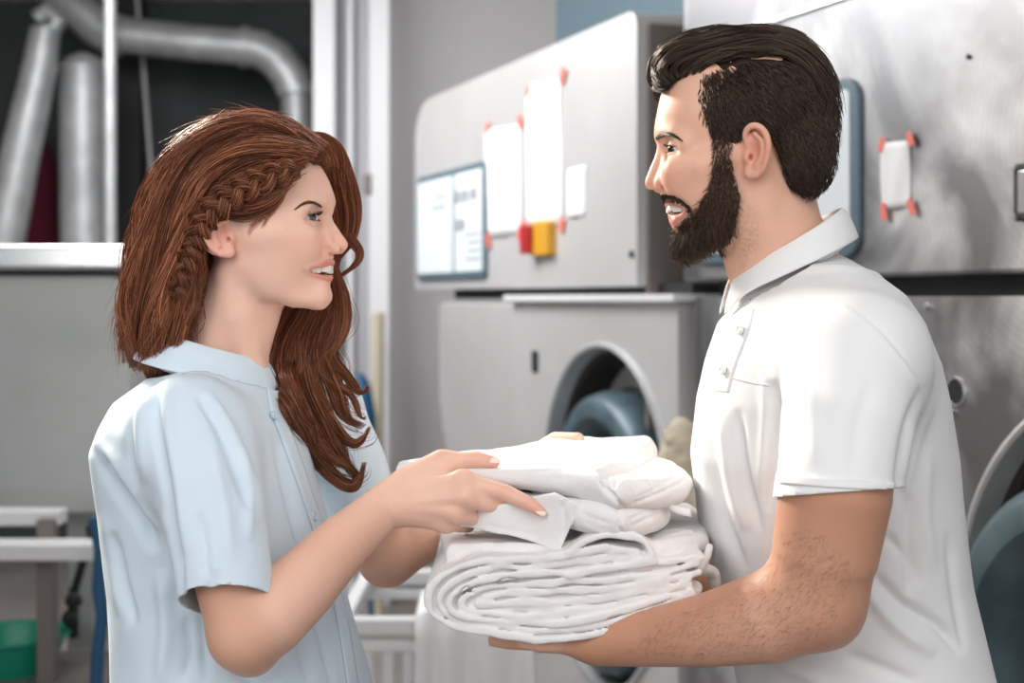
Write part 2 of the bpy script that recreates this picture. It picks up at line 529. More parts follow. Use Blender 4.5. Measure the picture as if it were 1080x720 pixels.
# ------------------------------------------------------------------ room shell
WX0, WY0, WS = -0.0327, 4.9, 0.3827                 # plan line of the dryer fronts: X = WX0 + (WY0 - Y) * WS
UW = V3(-WS, 1, 0) / math.hypot(WS, 1)              # along the fronts, away from the camera
NW = V3(-1, -WS, 0) / math.hypot(WS, 1)             # out of the fronts, into the room
ZZ = V3(0, 0, 1)
def DW(Y, z, out=0.0): return V3(WX0 + (WY0 - Y) * WS, Y, z) + NW * out
def wall_at(px, py, out=0.0):
    d = ray(px, py); o = DW(WY0, 0, out)
    return CAM + d * (((o - CAM) @ NW) / (d @ NW))
def wall_Y(px): return (WX0 + WY0 * WS) / ((px - 540) / F_PX + WS)

def slab(name, o, ux, uy, uz, m, kind='structure'):
    ob = MB().box(o, ux, uy, uz).build(name, m); ob['kind'] = kind; return ob
slab('floor', (-4.2, -0.6, -0.1), (8.2, 0, 0), (0, 10.0, 0), (0, 0, 0.1), M['floor'])
slab('ceiling', (-4.2, 0.6, 3.3), (8.2, 0, 0), (0, 8.8, 0), (0, 0, 0.1), M['ceiling'])
slab('wall_back', (-0.95, 7.3, 0), (4.9, 0, 0), (0, 0.1, 0), (0, 0, 3.3), M['wall'])
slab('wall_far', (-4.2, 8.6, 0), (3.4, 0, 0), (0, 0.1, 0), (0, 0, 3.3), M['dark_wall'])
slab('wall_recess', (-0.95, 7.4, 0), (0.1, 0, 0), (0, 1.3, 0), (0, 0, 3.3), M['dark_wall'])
slab('wall_left', (-4.2, -0.6, 0), (0.1, 0, 0), (0, 9.3, 0), (0, 0, 3.3), M['wall'])
p = DW(7.0, 0, -1.25); q = DW(0.2, 0, -1.25)
slab('wall_right', q, p - q, -NW * 0.1, ZZ * 3.3, M['wall'])
# white upright casing at the corner of the back wall
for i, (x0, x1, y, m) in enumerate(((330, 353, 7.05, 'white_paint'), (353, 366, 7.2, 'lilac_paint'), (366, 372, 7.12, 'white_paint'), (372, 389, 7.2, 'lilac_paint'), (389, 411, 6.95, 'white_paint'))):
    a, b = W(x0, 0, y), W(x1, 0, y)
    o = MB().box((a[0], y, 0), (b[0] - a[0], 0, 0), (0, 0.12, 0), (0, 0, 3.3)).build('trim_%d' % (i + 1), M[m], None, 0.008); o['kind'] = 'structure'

# ------------------------------------------------------------------ dryers
def rrect(w0, w1, z0, z1, r, n=8):
    """rounded rectangle, corner radii r = (near-low, far-low, far-high, near-high) -> list of (s, z)"""
    out = []
    for (cx, cz, a0, rr) in ((w0, z0, 180, r[0]), (w1, z0, 270, r[1]), (w1, z1, 0, r[2]), (w0, z1, 90, r[3])):
        sx = 1 if cx == w0 else -1; sz = 1 if cz == z0 else -1
        for k in range(n + 1):
            a = math.radians(a0 + 90.0 * k / n)
            out.append((cx + sx * rr + rr * math.cos(a), cz + sz * rr + rr * math.sin(a)))
    return out

def plate(name, Y0, Y1, z0, z1, r, out0, out1, m, parent=None, bevel=0.004):
    poly = [DW(s, z, out0) for s, z in rrect(Y0, Y1, z0, z1, r)]
    return MB().prism(poly, NW * (out1 - out0)).build(name, m, parent, bevel)

DROP = 1.35                                          # the loading doors are taller below their middle
def ring_pts(Yc, zc, r, out, n=72):
    k = 1 / math.hypot(WS, 1)
    return [DW(Yc + k * r * math.cos(a), zc + r * math.sin(a) * (1 if math.sin(a) > 0 else DROP), out) for a in np.linspace(0, 2 * math.pi, n, endpoint=False)]

def lathe_wall(name, Yc, zc, prof, m, parent, closed=False, n=72):
    """prof: (radius, out) pairs spun about the door axis"""
    b = MB(); vs = []; fs = []; k = len(prof)
    for r, o in prof: vs += ring_pts(Yc, zc, r, o, n)
    for i in range(k if closed else k - 1):
        for j in range(n):
            fs.append((i * n + j, i * n + (j + 1) % n, ((i + 1) % k) * n + (j + 1) % n, ((i + 1) % k) * n + j))
    o = b.add(vs, fs).build(name, m, parent, 0, True)
    return o

def front_with_hole(name, Y0, Y1, z0, z1, Yc, zc, r, m, parent, depth=0.9):
    n = 96; k = 1 / math.hypot(WS, 1); inner = []; outer = []
    for a in np.linspace(0, 2 * math.pi, n, endpoint=False):
        c, s = k * math.cos(a), math.sin(a)
        inner.append((Yc + r * c, zc + r * s * (1 if s > 0 else DROP)))
        t = min(((Y1 - Yc) / c if c > 1e-9 else (Y0 - Yc) / c if c < -1e-9 else 1e9), ((z1 - zc) / s if s > 1e-9 else (z0 - zc) / s if s < -1e-9 else 1e9))
        outer.append([Yc + t * c, zc + t * s])
    for cy, cz in ((Y0, z0), (Y0, z1), (Y1, z0), (Y1, z1)):
        j = min(range(n), key=lambda q: (outer[q][0] - cy) ** 2 + (outer[q][1] - cz) ** 2); outer[j] = [cy, cz]
    vs = [DW(*p, 0.0) for p in inner] + [DW(*p, 0.0) for p in outer] + [DW(*p, -depth) for p in outer] + [DW(*p, -0.05) for p in inner]
    fs = []
    for j in range(n):
        q = (j + 1) % n
        fs += [(j, q, n + q, n + j), (n + j, n + q, 2 * n + q, 2 * n + j), (3 * n + j, 3 * n + q, q, j)]
    fs.append(tuple(range(2 * n, 3 * n)))
    return MB().add(vs, fs).build(name, m, parent)

def dryer_door(root, Yc, zc, out=0.115):
    lathe_wall('door_surround', Yc, zc, [(0.432, 0.0), (0.432, 0.010), (0.425, 0.012), (0.418, 0.008), (0.41, -0.05)], M['duct'], root)
    lathe_wall('drum_recess', Yc, zc, [(0.43, -0.02), (0.4, -0.05), (0.395, -0.15), (0.39, -0.17)], M['dark_in'], root)
    dr = lathe_wall('drum', Yc, zc, [(0.392, -0.155), (0.3, -0.16), (0.0005, -0.165)], M['steel'], root)
    door = lathe_wall('door', Yc, zc - 0.06, [(0.22, out - .1), (0.24, out - .03), (0.275, out), (0.315, out), (0.34, out - .02), (0.352, out - .06), (0.35, out - .12), (0.335, out - .14), (0.27, out - .14)], M['blue_steel'], root, True)
    lathe_wall('door_glass', Yc, zc - 0.06, [(0.245, out - .07), (0.2, out - .1), (0.1, out - .12), (0.0005, out - .125)], M['black'], door)
    lathe_wall('door_gasket', Yc, zc - 0.06, [(0.35, out - .13), (0.362, out - .138), (0.36, out - .155), (0.33, out - .155), (0.32, out - .138)], M['black'], door, True)
    k = 1 / math.hypot(WS, 1)
    for dz in (-0.2, -0.08):
        c = DW(Yc - k * 0.385, zc - 0.06 + dz, -0.03)
        MB().box(c - UW * 0.05 - ZZ * 0.03, UW * 0.1, ZZ * 0.06, NW * 0.06).build('door_hinge', M['blue_steel'], door, 0.006)

# ---- far dryer
t = empty('tumble_dryer', DW(4.6, 0, -0.4))
tag(t, 'steel tumble dryer at the back with papers taped to its upper housing', 'dryer', 'row of industrial tumble dryers')
up = plate('upper_housing', 3.92, 5.86, 1.535, 2.3, (0.004, 0.03, 0.17, 0.05), -0.85, 0.0, M['steel'], t, 0.03)
plate('side_panel', 3.905, 3.925, 0.05, 2.26, (0.002,) * 4, -0.88, -0.03, M['side'], t)
front_with_hole('lower_front', 3.69, 4.8, 0.06, 1.49, 4.13, 0.94, 0.43, M['steel'], t, 0.85)
plate('lower_cheek', 4.82, 5.62, 0.72, 1.485, (0.01, 0.46, 0.03, 0.01), -0.6, -0.02, M['steel'], t, 0.02)
plate('lower_ledge', 3.66, 4.82, 1.492, 1.512, (0.003,) * 4, -0.3, 0.03, M['cart'], t)
plate('service_gap', 3.72, 5.55, 1.5, 1.54, (0.002,) * 4, -0.8, -0.06, M['black'], t)
plate('plinth', 3.75, 5.3, 0.0, 0.75, (0.002,) * 4, -0.8, -0.08, M['black'], t)
dryer_door(t, 4.13, 0.94, 0.03)
k = wall_at(565, 381)
plate('door_latch', k[1] - 0.022, k[1] + 0.022, k[2] - 0.035, k[2] + 0.035, (0.01,) * 4, -0.004, 0.006, M['black'], t, 0.002)
cp = plate('control_panel', 5.03, 5.8, 1.575, 1.99, (0.03,) * 4, -0.002, 0.014, M['blue_frame'], t, 0.004)
plate('instruction_sheet', 5.36, 5.775, 1.6, 1.965, (0.006,) * 4, 0.014, 0.017, M['panel_white'], cp, 0)
kp = plate('keypad', 5.055, 5.33, 1.6, 1.965, (0.006,) * 4, 0.014, 0.018, M['panel_white'], cp, 0)
for (ya, yb, za, zb) in ((5.1, 5.16, 1.86, 1.9), (5.19, 5.25, 1.86, 1.9), (5.27, 5.32, 1.86, 1.9), (5.22, 5.31, 1.755, 1.795)):
    plate('button', ya, yb, za, zb, (0.004,) * 4, 0.018, 0.023, M['panel_print'], kp, 0.001)
for i, z in enumerate((1.7, 1.73, 1.67, 1.64, 1.85, 1.89)):
    y0 = 5.07 if i < 4 else 5.42; y1 = 5.2 + 0.03 * (i % 2) if i < 4 else 5.6 - 0.05 * (i % 2)
    MB().box(DW(y0, z, 0.0175), UW * (y1 - y0), ZZ * 0.009, NW * 0.002).build('printed_line', M['panel_print'], cp)
sw = plate('stop_switch', wall_Y(586), wall_Y(568), 1.637, 1.745, (0.01,) * 4, -0.002, 0.03, M['yellow'], t, 0.006)
plate('switch_knob', wall_Y(571), wall_Y(562.5), 1.645, 1.738, (0.01,) * 4, 0.0, 0.05, M['red'], sw, 0.006)
for px, py in ((667, 268),):
    c = wall_at(px, py); MB().tube([c - NW * 0.002, c + NW * 0.006], 0.011, 12).build('screw', M['black'], t)

# ---- near dryer
t2 = empty('tumble_dryer', DW(2.6, 0, -0.4))
tag(t2, 'scuffed steel tumble dryer behind the bearded man, nearest the camera', 'dryer', 'row of industrial tumble dryers')
plate('upper_housing', 1.62, 3.666, 1.545, 2.42, (0.01, 0.01, 0.06, 0.06), -0.9, 0.0, M['scuffed_steel'], t2, 0.02)
front_with_hole('lower_front', 1.64, 3.6, 0.06, 1.505, 2.235, 0.94, 0.43, M['scuffed_steel'], t2, 0.85)
plate('service_gap', 1.66, 3.6, 1.49, 1.56, (0.002,) * 4, -0.8, -0.07, M['black'], t2)
plate('plinth', 1.66, 3.58, 0.0, 0.075, (0.002,) * 4, -0.8, -0.05, M['black'], t2)
dryer_door(t2, 2.235, 0.94)
cp = plate('control_panel', 2.93, 3.6, 1.585, 1.962, (0.05,) * 4, -0.002, 0.012, M['blue_frame'], t2, 0.006)
plate('instruction_sheet', 2.953, 3.2, 1.61, 1.937, (0.02,) * 4, 0.012, 0.016, M['panel_white'], cp, 0)
plate('keypad', 3.23, 3.56, 1.61, 1.937, (0.01,) * 4, 0.012, 0.016, M['panel_white'], cp, 0)
MB().box(DW(2.98, 1.82, 0.0155), UW * 0.035, ZZ * 0.05, NW * 0.003).build('button', M['panel_print'], cp)
plate('top_seam', 1.66, 3.64, 2.128, 2.142, (0.002,) * 4, -0.002, 0.008, M['bright_steel'], t2, 0.003)
lat = plate('latch', 2.335, 2.49, 1.635, 1.735, (0.006,) * 4, -0.002, 0.016, M['black'], t2, 0.003)
plate('latch_face', 2.335, 2.475, 1.648, 1.722, (0.006,) * 4, 0.016, 0.02, M['bright_steel'], lat, 0.002)
for z in (1.643, 1.727):
    MB().tube([DW(2.482, z, 0.016), DW(2.482, z, 0.024)], 0.006, 10).build('screw', M['bright_steel'], lat)
c = wall_at(1022, 60); MB().tube([c - NW * 0.002, c + NW * 0.004], 0.005, 12).build('screw_hole', M['black'], t2)
c = wall_at(1008, 413); ho = MB()
ho.tube([c - NW * 0.002, c + NW * 0.001], 0.0245, 28).build('vent_hole', M['black'], t2)
DROP = 1.0
h = lathe_wall('hole_rim', c[1], c[2], [(0.023, 0.0), (0.0245, 0.003), (0.0275, 0.003), (0.0285, 0.0)], M['bright_steel'], t2)
c = wall_at(978, 323); MB().tube([c - NW * 0.002, c + NW * 0.008], 0.006, 12).build('bolt', M['bright_steel'], t2)
c = wall_at(1005, 433.5); MB().tube([c - NW * 0.002, c + NW * 0.008], 0.004, 12).build('bolt', M['bright_steel'], t2)

# ---- papers taped to the housings
def taped_paper(label, quad, tapes, cat='paper'):
    """quad: four pixel corners tl, tr, br, bl on the housing"""
    P = [wall_at(x, y, 0.003) for x, y in quad]
    vs, fs = [], []; n = 10
    for i in range(n + 1):
        for j in range(n + 1):
            u, v = i / n, j / n
            p = (1 - v) * ((1 - u) * P[0] + u * P[1]) + v * ((1 - u) * P[3] + u * P[2])
            vs.append(p + NW * (0.006 * math.sin(math.pi * u) * (0.5 + 0.5 * math.sin(3 * v + u)) + 0.002 * math.sin(9 * u + 4 * v)))
    for i in range(n):
        for j in range(n): fs.append((i * (n + 1) + j, i * (n + 1) + j + 1, (i + 1) * (n + 1) + j + 1, (i + 1) * (n + 1) + j))
    o = MB().add(vs, fs).build('paper', M['paper'], None, 0, True)
    s = o.modifiers.new('thick', 'SOLIDIFY'); s.thickness = 0.0012; s.offset = 0
    for (x, y, a, l, w) in tapes:
        c = wall_at(x, y, 0.0075)
        e1 = UW * -math.cos(math.radians(a)) + ZZ * math.sin(math.radians(a)); e2 = np.cross(NW, e1)
        MB().box(c - e1 * l / 2 - e2 * w / 2, e1 * l, e2 * w, NW * 0.0014).build('tape', M['tape'], o)
    tag(o, label, cat, 'papers taped to the dryers')
    return o
taped_paper('white sheet taped low on the back dryer, left of the longer sheet', ((511, 138), (549, 131), (549, 247), (513, 251)), ((514, 135, 40, .045, .03), (548, 128, 130, .045, .03), (548, 246, 60, .05, .03), (515, 254, 100, .05, .03)))
taped_paper('long white sheet taped to the back dryer above the red and yellow switch', ((555, 90), (591, 82), (593, 238), (555, 242)), ((593, 80, 60, .05, .035), (557, 95, 50, .04, .03), (592, 237, 60, .045, .03), (553, 240, 120, .05, .03)))
taped_paper('small white label right of the two taped sheets on the back dryer', ((599, 179), (619, 174), (616, 228), (598, 230)), ())
o = taped_paper('blank white note held by four coral tapes on the near dryer', ((929, 151), (959, 148), (960, 218), (930, 221)), ((930, 152.5, 62, .03, .016), (960, 146.5, 118, .03, .016), (961, 218, 118, .034, .016), (932, 223, 100, .034, .018)))

# ---- box duct over the far dryer
o = MB().box(DW(3.95, 2.3, -0.45), UW * 1.62, -NW * 0.35, ZZ * 0.42).build('air_duct', M['blue_frame'], None, 0.01)
tag(o, 'blue grey box duct lying on top of the back dryer', 'duct')

# ------------------------------------------------------------------ far left: pipes behind the window of the plant room
PY = 7.9
def pipe(pts, r, Y, name='duct_pipe', m='duct', parent=None, n=20):
    return MB().tube([W(x, y, Y if len(q) == 0 else Y + q[0]) for x, y, *q in pts], r, n).build(name, M[m], parent, 0, True)
d = empty('exhaust_duct', W(200, 45, PY))
tag(d, 'silver exhaust pipe running across the dark recess and bending down', 'duct')
pipe([(58, -14), (88, 14), (104, 30), (118, 37)], 0.11, PY, 'elbow', 'duct', d)
pipe([(112, 35), (140, 38), (200, 45), (262, 50)], 0.1, PY, 'pipe', 'duct', d)
pipe([(255, 49), (275, 52), (292, 62), (306, 80), (313, 96)], 0.108, PY, 'elbow', 'duct', d)
pipe([(313, 92), (314, 120), (314, 330)], 0.088, PY, 'pipe', 'duct', d)
for a, b_ in (((122, 37), (130, 38)), ((254, 49), (262, 50)), ((313, 93), (313.5, 100))):
    pipe([a, b_], 0.116, PY, 'pipe_collar', 'duct', d)
d = empty('exhaust_duct', W(90, 200, 7.6)); tag(d, 'wide upright silver pipe with a rounded cap, far left', 'duct')
pipe([(88, 78), (88, 160), (90, 262)], [0.125, 0.125, 0.13], 7.6, 'pipe', 'duct', d, 28)
pipe([(88, 78), (88, 70), (88, 62), (88, 56)], [0.125, 0.12, 0.09, 0.03], 7.6, 'cap', 'duct', d, 28)
pipe([(88, 72), (88, 76)], 0.138, 7.6, 'pipe_collar', 'duct', d, 28)
d = empty('exhaust_duct', W(25, 160, 7.4)); tag(d, 'slanting silver pipe at the far left edge', 'duct')
pipe([(48, 30), (42, 70), (22, 160), (2, 262)], [0.075, 0.088, 0.1, 0.11], 7.4, 'pipe', 'duct', d)
pipe([(40, 20), (50, 12), (62, 22), (52, 36)], 0.05, 7.4, 'elbow', 'duct', d)
o = pipe([(116, -60), (117, 700)], 0.028, 6.6, 'pole', 'duct'); tag(o, 'thin pale steel pole standing in front of the pipes', 'pole')
o = pipe([(143, -20), (152, 80), (166, 270)], 0.012, 8.2, 'cable', 'lilac_paint'); tag(o, 'thin grey cable hanging in the dark recess', 'cable')
vs = MB()
vs.tube([W(44, 150, 8.52), W(46, 180, 8.52), W(42, 215, 8.52), W(43, 262, 8.52)], [0.03, 0.085, 0.1, 0.11], 14)
o = vs.build('hanging_cloth', M['crimson'], None, 0, True); tag(o, 'dark crimson cloth hanging between the silver pipes', 'cloth')
o = MB().box(W(120, -40, 8.45), (0.16, 0, 0), (0, 0.1, 0), (0, 0, -2.2)).build('cabinet_slot', M['black']); o['kind'] = 'structure'; o.name = 'trim_6'

# ------------------------------------------------------------------ flatwork ironer at the left
t = empty('flatwork_ironer', (-1.6, 4.2, 0)); tag(t, 'grey flatwork ironer with a bright steel top rail, left of the woman', 'ironer')
a = W(-260, 288, 4.0); b_ = W(139, 288, 4.0); c = W(0, 543, 4.0)
poly = [V3(s, 4.0, z) for s, z in rrect(a[0], b_[0], c[2], a[2], (0.02, 0.02, 0.07, 0.02))]
MB().prism(poly, (0, 0.55, 0)).build('front_panel', M['ironer'], t, 0.012)
q = W(-260, 283, 3.94); q2 = W(150, 283, 3.94)
MB().box((q[0], 3.9, q[2] - 0.004), (q2[0] - q[0], 0, 0), (0, 0.75, 0), (0, 0, 0.068)).build('top_rail', M['bright_steel'], t, 0.012)
MB().box((q[0], 3.97, a[2] - 0.005), (q2[0] - q[0] - 0.03, 0, 0), (0, 0.6, 0), (0, 0, 0.02)).build('rail_gasket', M['black'], t)
for x in (-1.98, -1.3):
    MB().box((x, 4.15, 0), (0.08, 0, 0), (0, 0.35, 0), (0, 0, c[2] + 0.02)).build('leg', M['ironer'], t, 0.006)
t = empty('feeding_table', W(40, 600, 3.7) * V3(1, 1, 0)); tag(t, 'low pale feeding table with two rails in front of the ironer', 'table')
def bar(x0, x1, y0, y1, Y, dep, name, m, parent):
    p0, p1 = W(x0, y1, Y), W(x1, y0, Y)
    return MB().box(p0, (p1[0] - p0[0], 0, 0), (0, dep, 0), (0, 0, p1[2] - p0[2])).build(name, m, parent, 0.006)
bar(-160, 62, 539, 555, 3.75, 0.08, 'rail', M['cart'], t)
bar(-160, 150, 574, 592, 3.62, 0.1, 'rail', M['cart'], t)
for x in (38, -120):
    p0 = W(x, 556, 3.72); MB().box((p0[0], 3.72, 0), (0.045, 0, 0), (0, 0.05, 0), (0, 0, p0[2] + 0.02)).build('leg', M['side'], t, 0.004)
for x in (120,):
    p0 = W(x, 580, 3.66); MB().box((p0[0], 3.66, 0), (0.05, 0, 0), (0, 0.05, 0), (0, 0, p0[2])).build('leg', M['black'], t, 0.004)
p0 = W(-160, 716, 3.65); MB().box((p0[0], 3.62, p0[2] - 0.06), (0.82, 0, 0), (0, 0.45, 0), (0, 0, 0.03)).build('shelf', M['side'], t, 0.004)
zs = p0[2] - 0.03
vs = MB(); c0 = V3(W(14, 700, 3.85)[0], 3.85, 0)
prof = [(0.10, zs), (0.138, zs + 0.1), (0.15, zs + 0.105), (0.15, zs + 0.095), (0.142, zs + 0.09)]
n = 32; V_ = []
for r_, z_ in prof: V_ += [V3(c0[0] + r_ * math.cos(q), c0[1] + r_ * math.sin(q), z_) for q in np.linspace(0, 2 * math.pi, n, endpoint=False)]
F_ = [(i * n + j, i * n + (j + 1) % n, (i + 1) * n + (j + 1) % n, (i + 1) * n + j) for i in range(4) for j in range(n)] + [tuple(range(n))]
o = vs.add(V_, F_).build('basin', M['green'], None, 0, True); s = o.modifiers.new('t', 'SOLIDIFY'); s.thickness = 0.004
tag(o, 'green plastic basin on the shelf of the feeding table', 'basin')
o = pipe([(100, 545), (106, 580), (104, 620), (108, 650), (103, 690), (100, 760)], 0.016, 3.5, 'water_hose', 'blue'); tag(o, 'blue hose hanging beside the feeding table', 'hose')
o = MB()
for (x, y, rx) in ((100, 556, 0.03), (78, 632, 0.028), (74, 650, 0.03)):
    o.tube([W(x - 8, y, 3.9), W(x, y + 2, 3.9), W(x + 8, y, 3.9)], [0.012, rx, 0.012], 10)
o = o.tube([W(78, 620, 3.92), W(78, 672, 3.92)], 0.014, 10).tube([W(100, 550, 3.92), W(78, 625, 3.92)], 0.012, 10).build('valve', M['black'], None, 0, True)
tag(o, 'black valve and pipework under the ironer', 'valve')

# small things on the white casing
o = MB().box(W(345, 352, 7.042), (0.06, 0, 0), (0, 0.01, 0), (0, 0, 0.17)).build('sticker', M['lime'], None, 0.003); tag(o, 'lime yellow sticker on the white casing behind the woman’s hair', 'sticker')
o = MB().box(W(383, 205, 6.94), (0.04, 0, 0), (0, 0.02, 0), (0, 0, 0.1)).build('hook', M['side'], None, 0.004); tag(o, 'small brown catch on the white casing', 'catch')
t = pipe([(399, 700), (398, 480), (399, 330)], 0.03, 6.7, 'drain_pipe', 'beige'); tag(t, 'beige upright pipe standing at the foot of the grey wall', 'pipe')
t = pipe([(377, 394), (380, 405), (384, 440), (386, 462), (387, 470), (390, 560), (392, 664)], [0.02, 0.045, 0.055, 0.05, 0.014, 0.013, 0.013], 6.4, 'cleaning_brush', 'blue'); tag(t, 'dark blue long-handled brush standing behind the woman’s hair', 'brush')

# ------------------------------------------------------------------ laundry cart and cloths
CY = 3.5
t = empty('laundry_cart', W(410, 700, CY) * V3(1, 1, 0) + V3(0.1, 0.3, 0)); tag(t, 'pale slatted laundry cart below the folded linen', 'cart')
x0, x1 = W(352, 0, CY)[0], W(575, 0, CY)[0]; zt = W(0, 652, CY)[2]; z2 = W(0, 676, CY)[2]
for Yf in (CY, CY + 0.62):
    MB().box((x0, Yf, zt - 0.045), (x1 - x0, 0, 0), (0, 0.04, 0), (0, 0, 0.045)).build('rail', M['cart'], t, 0.01)
    MB().box((x0, Yf, z2 - 0.03), (x1 - x0, 0, 0), (0, 0.03, 0), (0, 0, 0.03)).build('rail', M['cart'], t, 0.008)
for xx in (x0, x1 - 0.04):
    MB().box((xx, CY, zt - 0.045), (0.04, 0, 0), (0, 0.66, 0), (0, 0, 0.045)).build('rail', M['cart'], t, 0.01)
for k in range(10):
    xx = x0 + 0.02 + k * (x1 - x0 - 0.07) / 9
    MB().box((xx, CY + 0.004, 0.14), (0.026, 0, 0), (0, 0.022, 0), (0, 0, z2 - 0.16)).build('slat', M['cart'], t, 0.004)
MB().box((x0, CY, 0.1), (x1 - x0, 0, 0), (0, 0.66, 0), (0, 0, 0.045)).build('base', M['cart'], t, 0.01)
for xx in (x0 + 0.06, x1 - 0.06):
    for yy in (CY + 0.06, CY + 0.6):
        MB().tube([(xx - 0.015, yy, 0.05), (xx + 0.015, yy, 0.05)], 0.05, 20).build('caster', M['black'], t)
def draped(name, px0, px1, top, Y, zlow, label, amp=0.02, m=None):
    n, k = 60, 24; vs = []; fs = []
    for i in range(n + 1):
        u = i / n; x = W(px0 + (px1 - px0) * u, 0, Y)[0]
        for j in range(k + 1):
            v = j / k
            if v < 0.3: yy, z = Y + 0.3 * (1 - v / 0.3) - 0.03, top + 0.004 + 0.02 * math.sin(6 * u)
            else:
                w = (v - 0.3) / 0.7; z = top - w * (top - zlow) - 0.02 * (1 - math.cos(7 * u)) * w
                yy = Y - 0.035 - amp * (0.4 + w) * (1 + math.sin(u * 22 + 1.5 * math.sin(u * 5))) * 0.8
            vs.append((x + 0.015 * math.sin(5 * v + 3 * u) * v, yy, z))
    for i in range(n):
        for j in range(k): fs.append((i * (k + 1) + j, (i + 1) * (k + 1) + j, (i + 1) * (k + 1) + j + 1, i * (k + 1) + j + 1))
    o = MB().add(vs, fs).build(name, m or M['linen_far'], None, 0, True)
    s = o.modifiers.new('t', 'SOLIDIFY'); s.thickness = 0.005; s.offset = 1
    tag(o, label, 'cloth'); return o
M['linen_far'] = mat('white cotton far', (0.8, 0.79, 0.8), 0.9)
draped('draped_sheet', 438, 566, zt + 0.004, CY, 0.25, 'white sheet hanging over the front rail of the laundry cart')
# beige bundle hanging in the gap by the far dryer
F = Field(); c = W(718, 512, 3.2)
for dx, dz, r in ((.0, .1, .04), (.02, .06, .05), (-.012, .03, .055), (.01, -.03, .065), (-.01, -.07, .05), (.03, .0, .05), (.015, -.1, .04)):
    F.ell(c + V3(dx, 0, dz), (r, r, r * 1.15), 0.02)
F.tube([c + V3(.02, .02, .08), c + V3(.06, .06, .14)], [0.02, 0.02], 0.02)
F.add(lambda P: 0.008 * vnoise(P, 30, 2) + 0.005 * vnoise(P, 70), 0, 'd')
v, f = F.mesh(c - 0.2, c + 0.3, 0.006); v, f = largest(v, f)
o = mesh_np('cloth_bundle', v, f, M['beige']); tag(o, 'beige cotton bundle hanging in the gap behind the man’s shirt', 'cloth')
HRES = 0.0015                                         # grid step of the skin surfaces
# ------------------------------------------------------------------ materials of the people and the linen
M['skin'] = vcol_mat('skin', 0.47)
n_, l_, b_ = nodes(M['skin'])
b_.inputs['Subsurface Weight'].default_value = 0.22
b_.inputs['Subsurface Radius'].default_value = (1.0, 0.35, 0.2)
b_.inputs['Subsurface Scale'].default_value = 0.008
b_.inputs['Specular IOR Level'].default_value = 0.32
add_bump(M['skin'], 420, 0.06, 0.0006, 3)
M['hair'] = vcol_mat('hair', 0.40)
nodes(M['hair'])[2].inputs['Specular IOR Level'].default_value = 0.4
nodes(M['hair'])[2].inputs['Specular Tint'].default_value = (1.0, 0.78, 0.62, 1)
M['eye'] = vcol_mat('eye', 0.08)
M['teeth'] = mat('teeth', (0.86, 0.82, 0.76), 0.2)
M['mouth_in'] = mat('mouth', (0.16, 0.03, 0.03), 0.5)
M['nail'] = mat('nail', (0.92, 0.7, 0.63), 0.15)
M['man_nail'] = mat('nail plain', (0.72, 0.42, 0.34), 0.3)

class Frame:
    """upright local axes of a head or trunk: x towards the camera side, y forwards, z up"""
    def __init__(s, px, py, Y, facing, yaw):
        s.O = W(px, py, Y)
        v = s.O - CAM; v[2] = 0; v /= np.linalg.norm(v)
        side = np.cross(v, ZZ) * (1 if facing > 0 else -1)      # facing across the view
        a = math.radians(yaw)
        s.ey = side * math.cos(a) - v * math.sin(a)
        s.ex = -v * math.cos(a) - side * math.sin(a)
        s.R = np.stack([s.ex, s.ey, ZZ], 1)
    def loc(s, P): return (P - s.O) @ s.R
    def sym(s, P):
        q = (P - s.O) @ s.R; q[:, 0] = np.abs(q[:, 0]); return q
    def wld(s, q): return s.O + np.asarray(q) @ s.R.T
    def at(s, px, py, x=0.0):
        """local point on the sagittal plane x = const seen at (px, py)"""
        d = ray(px, py); t = (x + (s.O - CAM) @ s.ex) / (d @ s.ex)
        return s.loc(CAM + d * t)

